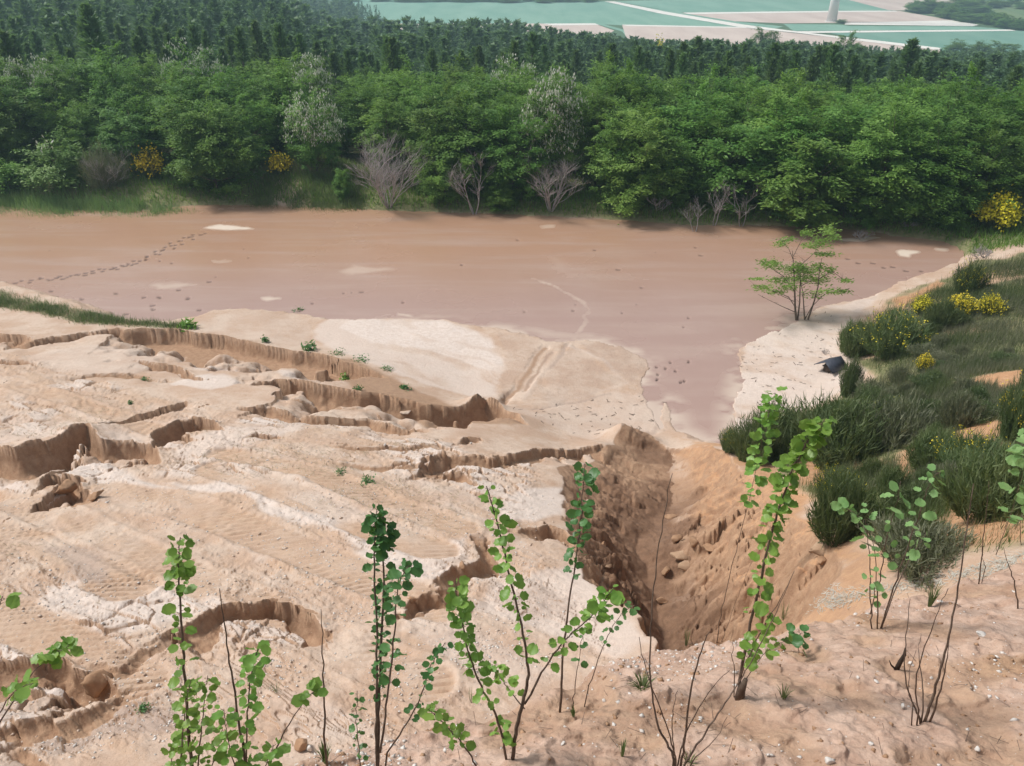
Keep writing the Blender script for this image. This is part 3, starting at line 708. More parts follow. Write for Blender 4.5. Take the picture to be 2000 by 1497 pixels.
mpale = np.maximum(mpale, .6*sstep(.9, .0, sdp)*sstep(-.15, .35, fbm(GX*.9, GY*1.6, 4, 131))*sstep(33, 30, GY)*sstep(-6, -4, GX))
deep = sstep(31, 42, GY+1.8*fbm(GX*.12, GY*.12, 3, 130)-.10*GX)
ok = sdp > -.9
fo = ok.ravel()[F].all(1); used = np.unique(F[fo]); remap = np.full(NV*NU, -1); remap[used] = np.arange(len(used))
Vm = np.stack([GX, GY, mz], -1).reshape(-1, 3)[used]
me = np_mesh('mud', Vm, remap[F[fo]], None, [M_MUD], {'dark': dark.ravel()[used], 'pale': mpale.ravel()[used], 'deep': deep.ravel()[used]})
tag(link('mud', me), kind='structure')
# far terrain
rs = np.exp(np.linspace(math.log(R1-1.0), math.log(2600), 120)); az = np.linspace(R(-70), R(70), 160)
RS, AZ2 = np.meshgrid(rs, az, indexing='ij'); FX = RS*np.sin(AZ2); FY = RS*np.cos(AZ2)
FZ = z_far(FX, FY)-np.where(RS < R1+.5, .12, 0)
idf = np.arange(RS.size).reshape(RS.shape)
M_FARG, t_, b_ = mat('far_ground'); pos_ = N(t_, 'NewGeometry').outputs['Position']
cg = mix(t_, ramp(t_, noise(t_, .02, 3, .5, pos_), .35, .65), (.085, .15, .075), (.10, .175, .085))
t_.links.new(cg, b_.inputs['Base Color'])
me = np_mesh('terrain', np.stack([FX, FY, FZ], -1).reshape(-1, 3), np.stack([idf[:-1, :-1], idf[:-1, 1:], idf[1:, 1:], idf[1:, :-1]], -1).reshape(-1, 4), None, [M_FARG])
tag(link('terrain', me), kind='structure')
# ------------------------------------------------------------------ plant builders
def crown_sprays(nspray, per, rx, rz, z0, seed, leaf=(.115, .046), shell=.62, droop=.35, spray_r=.55, flat=.35, pick=None):
    """foliage of flat sprays of small leaf faces spread through an uneven crown"""
    r = np.random.default_rng(seed)
    d = unit(r.normal(size=(nspray, 3)))
    ph = np.arctan2(d[:, 1], d[:, 0]); lump = 1+.28*np.sin(ph*2+seed)+.18*np.sin(ph*3+1.7*seed+d[:, 2]*4)+.14*r.normal(size=nspray)
    rad = (shell+(1-shell)*r.random(nspray)**.6)*np.clip(lump, .55, 1.35)
    c_ = d*rad[:, None]*np.array([rx, rx, rz]); c_[:, 2] += z0+rz
    c_[:, 2] = np.maximum(c_[:, 2], .12+.4*r.random(nspray))
    out = unit(np.c_[d[:, :2], np.full(nspray, .25)])
    side = unit(np.cross(out, [0, 0, 1.])); up = np.cross(side, out)
    k = nspray*per; S = np.repeat(np.arange(nspray), per)
    a = r.normal(size=(k, 3))*[.55, .40, flat*.5]; rs_ = spray_r*(.6+.8*r.random(nspray))[S]
    tilt = droop*(a[:, 0]**2)
    P = c_[S]+rs_[:, None]*(out[S]*a[:, :1]+side[S]*a[:, 1:2]+up[S]*(a[:, 2]-tilt)[:, None])
    dirn = unit(out[S]*(.6+.5*r.random(k))[:, None]+side[S]*np.sign(a[:, 1:2])*(.5+.6*r.random(k))[:, None]+np.array([0, 0, -.35])+r.normal(size=(k, 3))*.25)
    nrm = unit(np.array([0, 0, 1.])+.55*out[S]+r.normal(size=(k, 3))*.35)
    wv = unit(np.cross(dirn, nrm)); L = leaf[0]*(.6+.8*r.random(k)); Wd = leaf[1]*(.7+.6*r.random(k))
    V, F_ = quads(P, dirn*L[:, None]/1., wv*Wd[:, None])
    tint = np.repeat(np.clip(.5+.5*r.normal(size=nspray)*.6, 0, 1)[S], 4)
    return V, F_, tint, c_
def limbs(h, targets, seed, r0=.09, base_n=1, spread=.12):
    r = random.Random(seed); mb = MB()
    tops = []
    for k in range(base_n):
        a = r.uniform(0, 6.28); lean = spread*h*(r.random()*.7+.3)*(0 if base_n == 1 else 1)
        P = [Vector((math.cos(a)*.06*base_n*.5, math.sin(a)*.06*base_n*.5, -.15))]
        for i in range(1, 7):
            t = i/6; P.append(Vector((math.cos(a)*lean*t+r.uniform(-.05, .05), math.sin(a)*lean*t+r.uniform(-.05, .05), h*.85*t)))
        mb.tube(P, [r0*(1-.82*i/6) for i in range(7)], 6); tops.append(P)
    for tg in targets:
        P = tops[r.randrange(len(tops))]; tg = Vector(tg)
        i = max(1, min(5, int(6*(tg.z/h)*.75))); s = P[i]
        m = s.lerp(tg, .5)+Vector((0, 0, -.04*h*r.random()))
        mb.tube([s, s.lerp(m, .5)+Vector((r.uniform(-.05, .05),)*3), m, tg], [r0*.35, r0*.26, r0*.18, r0*.05], 4, False)
    return mb
def locust_proto(name, h, w, seed, nspray=170, per=46, z0=.3, blossom=0, leafmat=None, label='', cat='tree', group=None, shell=.5):
    rz = (h-z0)/2
    V, F_, tint, cc = crown_sprays(nspray, per, w/2, rz, z0, seed, shell=shell)
    root = empty(name, (0, 0, 0), label, cat, group)
    link('crown', np_mesh('crown', V, F_, None, [leafmat or M_LOCUST], {'tint': tint}), root)
    sel = cc[::6]
    link('trunk', limbs(h, sel, seed).mesh('trunk', [M_BARK]), root)
    if blossom:
        r = np.random.default_rng(seed+5); cc2 = cc[cc[:, 2] > z0+rz*.75]; q = cc2[r.choice(len(cc2), min(blossom, len(cc2)), replace=False)]
        k = 16; S = np.repeat(np.arange(len(q)), k)
        P = q[S]*[1.06, 1.06, 1.02]+r.normal(size=(len(S), 3))*[.26, .26, .20]
        dn = unit(r.normal(size=(len(S), 3))*.4+[0, 0, -1]); wv = unit(np.cross(dn, r.normal(size=(len(S), 3))))
        V, F_ = quads(P, dn*.13, wv*.055)
        link('blossom', np_mesh('blossom', V, F_, None, [M_BLOSSOM], {'tint': np.repeat(r.random(len(S)), 4)}), root)['kind'] = 'stuff'
    return root
def bare_mesh(name, h, w, seed, stems=5, mats=None, r0=.045, twig=3):
    """leafless shrub or tree: forking stems of thin twigs"""
    r = random.Random(seed); mb = MB()
    def grow(p, d, L, rad, lev):
        n_ = 4; P = [p]; q = p.copy(); dd = d.copy()
        for i in range(n_):
            dd = (dd+Vector((r.uniform(-.22, .22), r.uniform(-.22, .22), r.uniform(-.08, .14)))).normalized(); q = q+dd*L/n_; P.append(q.copy())
        mb.tube(P, [rad*(1-.6*i/n_) for i in range(n_+1)], 4 if lev > 0 else 6, False)
        if lev >= twig: return
        for k in range(r.randint(4, 6)):
            t = r.uniform(.35, 1); i = min(n_-1, int(t*n_)); s = P[i].lerp(P[i+1], t*n_-i)
            a = r.uniform(0, 6.28); nd = (dd+Vector((math.cos(a), math.sin(a), r.uniform(-.1, .35)))*r.uniform(.55, 1.0)).normalized()
            grow(s, nd, L*r.uniform(.45, .68), rad*.5, lev+1)
    for k in range(stems):
        a = 6.28*k/stems+r.uniform(-.4, .4); o = w/h*.85*math.sqrt(r.random())+.04
        grow(Vector((math.cos(a)*.05, math.sin(a)*.05, -.1)), Vector((math.cos(a)*o, math.sin(a)*o, 1)).normalized(), h*.55*r.uniform(.8, 1.1), r0*r.uniform(.7, 1.1), 0)
    return mb.mesh(name, mats or [M_TWIG])
def broom_arrays(seed, w, h, nst=260, per=16, lean=.55):
    """broom: many fine upright wands with short side shoots"""
    r = np.random.default_rng(seed)
    a = r.uniform(0, 6.283, nst); rad = np.sqrt(r.random(nst)); lump = 1+.3*np.sin(a*3+seed)
    root = np.c_[np.cos(a)*rad, np.sin(a)*rad, np.zeros(nst)]*[w*.30, w*.30, 1]
    tip = np.c_[np.cos(a)*rad*w*.5*lump, np.sin(a)*rad*w*.5*lump, h*(1.05-.55*rad**2)*(.75+.35*r.random(nst))]
    S = np.repeat(np.arange(nst), per); t = np.tile((np.arange(per)+.5)/per, nst)+r.normal(size=nst*per)*.03
    t = np.clip(t, .05, 1); base = root[S]*(1-t[:, None])+tip[S]*t[:, None]
    base[:, 2] -= .12*h*np.sin(t*math.pi)*0
    d = unit(unit(tip-root)[S]+r.normal(size=(len(S), 3))*.45+[0, 0, .25]); L = h*(.10+.16*r.random(len(S)))
    wv = unit(np.cross(d, r.normal(size=(len(S), 3))))*(.006+.0045*r.random(len(S)))[:, None]*(w/1.2)**.5
    V = np.stack([base-wv, base+wv, base+d*L[:, None]], 1).reshape(-1, 3)
    F_ = np.arange(len(V)).reshape(-1, 3)
    return V, F_, np.repeat(r.random(nst)[S], 3), base+d*(L*.7)[:, None]
def flowers_mesh(pts_, seed, n_, size=.03, clump=6):
    r = np.random.default_rng(seed); hi = pts_[pts_[:, 2] > np.quantile(pts_[:, 2], .45)]
    c_ = hi[r.choice(len(hi), max(1, n_//clump))]; P = np.repeat(c_*[1.08, 1.08, 1.04], clump, 0)+r.normal(size=(max(1, n_//clump)*clump, 3))*size*2.2
    d = rnd_dir(len(P), r); wv = unit(np.cross(d, rnd_dir(len(P), r)))
    V, F_ = quads(P, d*size, wv*size*.7)
    return np_mesh('flowers', V, F_, None, [M_YELLOW], {'tint': np.repeat(r.random(len(P)), 4)})
def broom_proto(seed, w, h, label, group=None, flowers=0, m=None, cat='shrub', name='broom_shrub', nst=260, fsize=.03):
    root = empty(name, (0, 0, 0), label, cat, group); V, F_, ti, tips = broom_arrays(seed, w, h, nst)
    link('foliage', np_mesh('foliage', V, None, F_, [m or M_BROOM], {'tint': ti}), root)
    if flowers: link('flowers', flowers_mesh(tips, seed, flowers, fsize), root)['kind'] = 'stuff'
    return root

# ------------------------------------------------------------------ leafy locust trees on the far shore
PROT = []
LBL_MASS = 'leafy dark green locust tree in the dense belt behind the muddy basin'
GRP_MASS = 'locust trees in the belt behind the basin'
for i, (h, w) in enumerate(((7.0, 4.6), (6.2, 5.0), (7.6, 4.2), (5.4, 4.6), (6.6, 5.4))):
    PROT.append((locust_proto('locust_tree', h, w, 40+i, 250, 84, .25, label=LBL_MASS, group=GRP_MASS), h, w))
BLO = []
for i, (h, w) in enumerate(((7.0, 4.4), (6.4, 4.8))):
    BLO.append((locust_proto('locust_tree', h, w, 60+i, 230, 80, .4, blossom=170, label=LBL_MASS), h, w))
LOW = [(locust_proto('locust_tree', 4.4, 4.2, 70+i, 210, 84, -.2, label=LBL_MASS, group=GRP_MASS, shell=.6), 4.4, 4.2) for i in range(2)]
used_p = set()
def put(src, loc, rz, sc, label, group=None):
    o = src[0]
    if id(o) not in used_p:
        used_p.add(id(o)); o.location = loc; o.rotation_euler = (0, 0, rz); o.scale = (sc, sc, sc) if not hasattr(sc, '__len__') else sc
        o['label'] = label
        if group: o['group'] = group
        elif 'group' in o: del o['group']
        return o
    return copy_thing(o, loc, rz, sc, label, group)
def gz(x, y): return float(z_ground(np.array([x]), np.array([y]))[0])
taken = []
def free(x, y, d): return all((x-a)**2+(y-b)**2 > d*d for a, b in taken)
def tree_at(px, py, top, src, label, group=None, wide=1.0, dy=0.0):
    """foot seen at (px,py), top at photo row `top`"""
    p = on_z(np.array([px]), np.array([py]), np.array([-13.7]))[0]; p = p*(1+dy/p[1]); z = gz(p[0], p[1])
    ztop = on_y(px, top, p[1])[2]; s = (ztop-z)/src[1]
    taken.append((p[0], p[1]))
    return put(src, (p[0], p[1], z-.05), rng.uniform(0, 6.28), (s*wide, s*wide, s), label, group)
# the ones that can be told apart
BRI = [(locust_proto('locust_tree', 6.0, 5.2, 90, 240, 84, .0, leafmat=M_LOCUST_BRIGHT), 6.0, 5.2)]
tree_at(425, 380, 200, BRI[0], 'round bright green locust tree in front of the belt, between two yellow broom shrubs', wide=1.0)
tree_at(1075, 398, 150, BLO[0], 'locust tree covered in white blossom above the tall grey dead shrub', wide=.8, dy=1.6)
tree_at(625, 385, 190, BLO[1], 'locust tree with white blossom behind the grassy bank with sandy ruts', wide=.8, dy=2.2)
tree_at(120, 375, 120, BLO[0], 'locust tree with faint white blossom behind the pale flowering elder', wide=1., dy=7)
tree_at(420, 375, 100, BLO[1], 'locust tree with white blossom at its tip behind the round bright green tree', wide=.8, dy=11)
tree_at(1010, 405, 130, BLO[1], 'locust tree with sparse blossom left of the white-blossomed one', wide=.8, dy=12)
tree_at(1240, 417, 215, BRI[0], 'low broad locust tree overhanging the water right of the tall grey dead shrub', wide=.95, dy=.8)
tree_at(1555, 436, 260, LOW[1], 'low spreading locust tree at the brown water, right of the grey bare saplings', wide=1.1, dy=.8)
tree_at(1750, 448, 275, LOW[0], 'low locust tree leaning over the right end of the basin', wide=1.1, dy=1)
tree_at(1835, 452, 330, LOW[1], 'small dense locust tree left of the bright yellow broom by the basin', wide=1., dy=.8)
tree_at(870, 405, 290, LOW[1], 'small locust tree between the two largest leafless shrubs', wide=.9, dy=1.2)
tree_at(672, 397, 330, LOW[0], 'small green locust tree left of the wide grey leafless shrub', wide=.6, dy=.8)
tree_at(1400, 428, 230, LOW[0], 'locust tree behind the pair of thin bare saplings at the water', wide=1.05, dy=2.2)
tree_at(980, 412, 360, LOW[1], 'very low dark locust bush at the shore left of the tall grey dead shrub', wide=1.2, dy=.7)
# the mass: front row then deeper rows
for row, (dy, stp, t0, t1) in enumerate(((2.6, 95, 170, 240), (5.5, 92, 135, 185), (9, 90, 116, 156), (13, 84, 108, 146), (18, 84, 106, 140))):
    px = -330+row*37
    while px < 2330:
        shore = np.interp(px, [-400, 0, 520, 1000, 1500, 1850, 2300], [400, 402, 400, 420, 441, 470, 500])
        if not ((row == 0 and (px < 340 or 480 < px < 850)) or (row == 1 and 500 < px < 690) or (row < 2 and 1880 < px < 2005) or (row < 2 and 1025 < px < 1130) or (row == 1 and 590 < px < 670)):
            lift = np.interp(px, [0, 700, 1300, 2000], [-14, 10, 30, 58])
            top = rng.uniform(t0, t1)+lift
            if row == 1 and px < 640: top = rng.uniform(150, 210)
            src = (PROT+BLO[:1])[rng.integers(0, 6)] if row in (2, 3) and rng.random() < .5 else PROT[rng.integers(0, 5)]
            lab, grp = (LBL_MASS, GRP_MASS)
            if src in BLO: lab, grp = 'locust tree with scattered cream blossom inside the leafy belt', 'locust trees with scattered blossom'
            tree_at(px+rng.normal()*14, shore, top, src, lab, grp, rng.uniform(.85, 1.15), dy+rng.normal()*.7)
        px += stp*rng.uniform(.8, 1.2)
# shrubs and dead shrubs along the far shore
def shrub_at(px, py, top, w_px, build, zoff=0):
    p = G(px, py); s = p.y/ (math.cos(PITCH)); ztop = on_y(px, top, p.y)[2]
    depth = p.y*math.cos(PITCH)-p.z*math.sin(PITCH)
    return p, max(.15, ztop-p.z), w_px*depth/FPX
p, h, w = shrub_at(118, 368, 280, 118, None); o = locust_proto('elder_shrub', h, w, 81, 90, 70, 0, blossom=2, leafmat=M_LOCUST_PALE, label='pale flowering elder shrub behind the reeds at the left end of the far shore', cat='shrub'); o.location = p; taken.append((p.x, p.y))
p, h, w = shrub_at(20, 372, 310, 90, None); o = locust_proto('leafy_shrub', h, w, 82, 70, 50, 0, label='dark green leafy shrub left of the pale flowering elder', cat='shrub'); o.location = p
p, h, w = shrub_at(210, 368, 278, 85, None); o = empty('bare_shrub', p, 'grey purplish twiggy shrub between the pale elder and a yellow broom', 'shrub'); link('branches', bare_mesh('branches', h, w, 3, 9, r0=.03, twig=3), o)
V, F_, ti, tp = broom_arrays(33, w, h*.9, 300, 12); link('foliage', np_mesh('foliage', V, None, F_, [M_HEATH], {'tint': ti}), o)
for px, py, top, wp, lab, nf in ((300, 350, 298, 40, 'yellow broom shrub left of the round bright green tree', 900), (547, 340, 308, 34, 'yellow broom shrub right of the round bright green tree', 700),
      (1942, 450, 392, 56, 'bright yellow broom shrub above the right end of the basin', 2600), (1925, 395, 345, 50, 'thinly flowering yellow broom above the bright yellow one', 420)):
    p, h, w = shrub_at(px, py, top, wp, None); o = broom_proto(int(px), w, h, lab, None, nf, fsize=.08, nst=200); o.location = p
for i, (px, py, top, wp, lab, st) in enumerate(((760, 408, 255, 150, 'wide grey leafless shrub at the water edge of the far shore', 13), (927, 418, 300, 80, 'slim grey leafless tree between the two largest dead shrubs', 3),
      (1075, 418, 285, 95, 'tall narrow grey dead shrub below the white-blossomed tree', 9), (1395, 440, 345, 60, 'thin bare forked sapling left of another at the brown water', 2), (1448, 442, 355, 55, 'pale bare sapling standing in the brown water right of its twin', 2),
      (1357, 452, 388, 40, 'small bare sapling with its foot in the shallow brown water', 2), (1283, 425, 372, 60, 'small dark leafless twig bush left of the bare saplings', 3), (1680, 466, 440, 42, 'tiny dead bush on a pale sandbar near the far right shore', 6),
      (1768, 452, 430, 60, 'low grey brush at the foot of the right-hand trees', 5), (1915, 512, 482, 60, 'grey dead brush at the right tip of the basin', 8))):
    zz = -13.98
    p = Vector(on_z(np.array([px]), np.array([py]), np.array([zz]))[0]); h = on_y(px, top, p.y)[2]-p.z
    w = wp*(p.y*math.cos(PITCH)-p.z*math.sin(PITCH))/FPX
    p.z = max(p.z-.02, gz(p.x, p.y)-.03)
    o = empty('bare_shrub' if st > 3 else 'bare_sapling', p, lab, 'shrub' if st > 3 else 'sapling'); link('branches', bare_mesh('branches', h, w, 100+i, st, r0=.022+.014*h/3, twig=3), o)
# ------------------------------------------------------------------ pine plantation and far country
def pine_proto(seed, h, w, ntier=17, per=60, q=.30):
    r = np.random.default_rng(seed); k = ntier*per
    t = np.repeat((np.arange(ntier)+.5)/ntier, per)+r.normal(size=k)*.02; a = r.uniform(0, 6.283, k)
    br = np.floor(a/6.283*6)/6*6.283+.5; a = br+(a-br)*.55+np.repeat(r.uniform(0, 6.28, ntier), per)
    prof = w/2*(1-t)**.75*(.8+.25*np.sin(np.repeat(np.arange(ntier)*2.4, per)))+.10
    rad = prof*np.sqrt(r.random(k))
    P = np.c_[np.cos(a)*rad, np.sin(a)*rad, h*(.10+.90*t)+.35*rad*.4-.1*h*.2*(rad/w)]
    d = unit(np.c_[np.cos(a), np.sin(a), .5+.5*t]+r.normal(size=(k, 3))*.35); wv = unit(np.cross(d, r.normal(size=(k, 3))+[0, 0, 1]))
    V, F_ = quads(P, d*(q*(.6+.6*r.random(k)))[:, None], wv*q*.33)
    return V, F_, np.repeat(r.random(k), 4)
LBL_P = 'dark green pine in the dense plantation behind the leafy trees'
GRP_P = 'pines of the plantation'
PINES = []
for i, (h, w) in enumerate(((7.5, 3.0), (8.2, 2.7), (6.8, 3.2), (7.8, 3.4))):
    V, F_, ti = pine_proto(200+i, h, w, 17, 62)
    o = empty('pine_tree', (0, 0, 0), LBL_P, 'tree', GRP_P); link('crown', np_mesh('crown', V, F_, None, [M_PINE], {'tint': ti}), o)
    mb = MB(); mb.tube([(0, 0, -.3), (.03, 0, h*.4), (0, .03, h*.95)], [.11, .08, .02], 6); link('trunk', mb.mesh('trunk', [M_BARK]), o)
    PINES.append((o, h, w))
def pine_top_limit(x, y, zg, h):
    """keep the crest of the plantation below the sight lines over it to the fields"""
    px = 1000+FPX*x/(y*math.cos(PITCH)-zg*math.sin(PITCH))
    lim = np.interp(px, [-2000, 600, 680, 760, 900, 1050, 1100, 1300, 1500, 1700, 1850, 2000, 3000], [-300, -300, -4, 24, 28, 40, 54, 76, 74, 88, 98, 96, 96])
    return px, lim
cand = []
r_ = 70.0
while r_ < 520:
    stp = 2.25+r_*.0065
    for az_ in np.arange(-40, 40, math.degrees(stp/r_)):
        a = R(az_+rng.normal()*.3*math.degrees(stp/r_)); rr_ = r_+rng.normal()*stp*.3
        x, y = rr_*math.sin(a), rr_*math.cos(a)
        if rr_ < 72: continue
        if a > R(-9.0-.9*math.sin(rr_*.11)) and rr_ > 285+8*math.sin(a*40): continue
        cand.append((x, y, rr_))
    r_ += stp*1.05
cand.sort(key=lambda q: q[2])
seen = []
cx = np.array([q[0] for q in cand]); cy = np.array([q[1] for q in cand]); cz = z_far(cx, cy)
farV, farF, farT, off = [], [], [], 0
LOD = [[pine_proto(300+i, 7.5, 3.0, 12, 24, .42) for i in range(4)], [pine_proto(310+i, 7.5, 3.2, 8, 13, .72) for i in range(4)]]
n_ind = 0
for i in range(len(cand)):
    x, y, z = cx[i], cy[i], cz[i]; h = np.interp(cand[i][2], [100, 190], [5.4, 8.0])*(.55+.75*rng.random()**1.3); px, lim = pine_top_limit(x, y, z, h)
    for _ in range(6):
        dep = (z+h)
        py = 748.5-FPX*((math.sin(PITCH)*y+math.cos(PITCH)*dep)/(y*math.cos(PITCH)-dep*math.sin(PITCH)))
        if py < lim+(26*rng.random()**1.5 if lim > 0 else 0): h *= .86
        else: break
    if h < 2.0: continue
    if -60 < px < 2060 and n_ind < 292 and py < 420 and cand[i][2] < 150:
        src = PINES[n_ind % 4]; s = h/src[1]
        put(src, (x, y, z-.1), rng.uniform(0, 6.28), (s*1.1, s*1.1, s), LBL_P, GRP_P); n_ind += 1
    elif -250 < px < 2250:
        V, F_, ti = LOD[0 if cand[i][2] < 190 else 1][rng.integers(0, 4)]; a = rng.uniform(0, 6.28); s = h/7.5
        ca2, sa2 = math.cos(a), math.sin(a); wd = s*rng.uniform(.95, 2.0)
        farV.append(np.c_[(V[:, 0]*ca2-V[:, 1]*sa2)*wd+x, (V[:, 0]*sa2+V[:, 1]*ca2)*wd+y, V[:, 2]*s+z])
        farF.append(F_+off); off += len(V); farT.append(np.clip(ti*.5+.5*rng.random(), 0, 1))
me = np_mesh('far_pine_forest', np.concatenate(farV), np.concatenate(farF), None, [M_PINE_FAR], {'tint': np.concatenate(farT)})
tag(link('far_pine_forest', me), 'far part of the pine plantation fading into blue haze', 'forest', kind='stuff')
print('pines', n_ind, len(farV))
# taller single trees of the plantation that stand out
for px, top, r0_, src, wd, lab in ((165, 5, 74, PINES[1], 1.5, 'tall dark pine standing above the leafy trees near the upper left corner'), (1365, 70, 100, PINES[0], 1.5, 'dark twin-topped pine standing out at the forest edge below the fields'),
        (1040, 62, 84, PINES[3], 1.2, 'light green slender pine rising from the middle of the belt'), (1515, 82, 84, PINES[3], 1.4, 'light green bushy pine right of the dark twin-topped pine'), (1785, 75, 95, PINES[2], 1.3, 'tall pine at the forest edge right of the wind turbine'),
        (1495, 58, 215, LOW[0], .9, 'round dark tree on the forest edge against the pale field'), (1660, 70, 190, LOW[1], .8, 'round dark tree on the forest edge below the wind turbine')):
    d = ray(px, 300); a = math.atan2(d[0], d[1]); x, y = r0_*math.sin(a), r0_*math.cos(a); z = float(z_far(np.array([x]), np.array([y]))[0])
    # recompute the bearing at the top row
    for _ in range(3):
        q = on_y(px, top, y); x = q[0]
    z = float(z_far(np.array([x]), np.array([y]))[0]); s = (q[2]-z)/src[1]
    put(src, (x, y, z-.1), rng.uniform(0, 6.28), (s*wd if s < 1.4 else s*wd*.8, s*wd if s < 1.4 else s*wd*.8, s), lab)
# gorse in bloom among the pines
for i, (px, top, wp, r0_, lab) in enumerate(((1290, 88, 22, 200, 'yellow gorse in the pines left of the twin-topped pine'),
        (1465, 104, 34, 190, 'yellow gorse patch in the pines right of the twin-topped pine'), (1665, 112, 24, 190, 'yellow gorse patch in the pines below the wind turbine'))):
    y = r0_; q = on_y(px, top, y); z = float(z_far(np.array([q[0]]), np.array([y]))[0]); h = q[2]-z+.3; w = wp*y*1.15/FPX
    o = broom_proto(500+i, w, h, lab, None, 700, nst=120, fsize=.22, name='gorse_shrub'); o.location = (q[0], y, z)

# fields, tracks
ZF = -37.5
def field(name, s, col1, col2, lift, scl=.08):
    P = pts(s); q = on_z(P[:, 0], P[:, 1], np.full(len(P), ZF+lift))
    me = bpy.data.meshes.new(name); me.from_pydata([tuple(v) for v in q], [], [tuple(range(len(q)))])
    m, t, b = mat(name+'_soil'); pos = N(t, 'NewGeometry').outputs['Position']; mp = N(t, 'Mapping'); mp.inputs['Scale'].default_value = (1, .22, 1); mp.inputs['Rotation'].default_value = (0, 0, .35); t.links.new(pos, mp.inputs['Vector'])
    t.links.new(mix(t, ramp(t, noise(t, scl, 4, .6, mp.outputs[0]), .3, .7), col1, col2), b.inputs['Base Color']); me.materials.append(m)
    if me.polygons[0].normal.z < 0: me.flip_normals()
    tag(link(name, me), kind='structure')
GRN, GRN2 = ((.18, .35, .26), (.25, .42, .32)), ((.14, .29, .22), (.19, .34, .26))
TAN, TAN2, ROAD = ((.56, .45, .39), (.66, .55, .48)), ((.66, .56, .49), (.76, .67, .59)), ((.80, .77, .70), (.84, .81, .74))
field('field', "500,-5 1190,3 1330,25 1435,42 1530,52 1500,60 1215,50 1160,47 600,50", *GRN, .05)
field('field', "1200,3 1500,-6 1640,-4 1740,21 1620,22 1330,25", *GRN, .05)
field('field', "1640,-4 1900,-8 1860,14 1765,21 1735,20", *TAN, .07)
field('field', "1330,25.5 1620,22 1755,21.5 1862,40 1645,45 1530,46 1435,42", *TAN, .09)
field('field', "1335,25 1620,21.6 1750,21.2 1752,23 1620,24.2 1345,28", *ROAD, .12)
field('field', "1650,45 1862,40 1912,49 1900,51.5 1790,50 1650,48.5", *ROAD, .12)
field('field', "1530,47 1640,48.5 1660,51 1900,52 1970,58 1550,61", *GRN, .08)
field('field', "600,46 1160,46.5 1200,60 1150,90 700,110", *TAN, .08)
field('field', "1060,46.5 1162,46 1170,49 1080,50", *ROAD, .12)
field('field', "1162,46.5 1180,48 1270,72 1240,90 1215,62", *GRN, .09)
field('field', "1215,49 1450,54 1550,65 1835,96 1850,120 1700,140 1240,130", *TAN, .10)
field('field', "1215,48.4 1450,53 1460,55 1225,51", *ROAD, .13)
field('field', "1600,62 1985,60 2300,66 2300,130 1840,120 1835,95 1700,78", *GRN2, .10)
field('track', "1180,3 1200,3 1305,24 1450,48 1555,61.5 1975,58 1985,60.5 1560,65 1440,52.5 1290,27", *ROAD, .16)
field('track', "1545,63 1562,62.5 1700,78 1838,94 1832,98 1695,82", *ROAD, .17)
field('field', "1765,20 1900,2 2400,0 2400,62 1990,58 1912,48", (.12, .20, .08), (.20, .26, .12), .06)
# wind turbine
bx = on_z(np.array([1624.]), np.array([43.]), np.array([ZF]))[0]
depth = bx[1]*math.cos(PITCH)-bx[2]*math.sin(PITCH); rb = 9.8*depth/FPX
o = empty('wind_turbine', bx, 'white wind turbine tower standing in the far fields', 'wind turbine')
mb = MB(); mb.tube([(0, 0, 0), (0, 0, 12), (0, 0, 40), (0, 0, 78)], [rb, rb*.80, rb*.62, rb*.45], 32); link('tower', mb.mesh('tower', [M_TOWER]), o)
mb = MB(); mb.tube([(0, 0, -.3), (0, 0, .45)], [rb*1.35, rb*1.3], 32); link('foundation', mb.mesh('foundation', [M_STONE], False), o)
mb = MB(); mb.tube([(0, 5, 79.2), (0, 3, 79.6), (0, -3.5, 79.6), (0, -4.5, 79.4)], [1.0, 1.7, 1.7, 1.1], 16); link('nacelle', mb.mesh('nacelle', [M_TOWER]), o)
mb = MB(); mb.tube([(0, -4.5, 79.4), (0, -5.6, 79.4), (0, -6.6, 79.4)], [1.4, 1.2, .3], 16); link('hub', mb.mesh('hub', [M_TOWER]), o)
for k in range(3):
    a = R(90+120*k); V = []; 
    for i in range(9):
        t = i/8; rr_ = 1.2+36*t; ch = (1.0+2.2*math.sin(min(1, t*4)*1.57)*(1-t)**.8)*.7+.15; th = ch*.14
        cxy = (math.cos(a)*rr_, math.sin(a)*rr_); nx, nz_ = -math.sin(a), math.cos(a)
        for u, v in ((-ch*.35, 0), (0, th), (ch*.65, 0), (0, -th)): V.append((cxy[0]+nx*u, -5.6+v, 79.4+cxy[1]+nz_*u))
    Fq = [(i*4+j, i*4+(j+1) % 4, i*4+4+(j+1) % 4, i*4+4+j) for i in range(8) for j in range(4)]+[(0, 3, 2, 1), (32, 33, 34, 35)]
    link('blade', np_mesh('blade', V, Fq, None, [M_TOWER]), o)
# shrub at its base and the distant hedgerows
def far_tree(px, py, hpx, wpx, lab, grp=None):
    q = on_z(np.array([float(px)]), np.array([float(py)]), np.array([ZF]))[0]; depth = q[1]*math.cos(PITCH)-q[2]*math.sin(PITCH); src = LOW[rng.integers(0, 2)]
    put(src, q, rng.uniform(0, 6.28), (wpx*depth/FPX/src[2],)*2+(hpx*depth/FPX/src[1],), lab, grp)
far_tree(1643, 46, 7, 18, 'small green bush at the foot of the wind turbine')
HL, HG = 'blue-hazed round tree in the distant hedgerow beyond the fields', 'trees of the distant hedgerows'
for k in range(26):
    t = k/25; far_tree(1785+t*215+rng.normal()*4, 22+t*38+rng.normal()*2, rng.uniform(14, 24), rng.uniform(26, 40), HL, HG)
for k in range(20): far_tree(rng.uniform(1840, 2010), rng.uniform(4, 26), rng.uniform(8, 14), rng.uniform(24, 40), HL, HG)
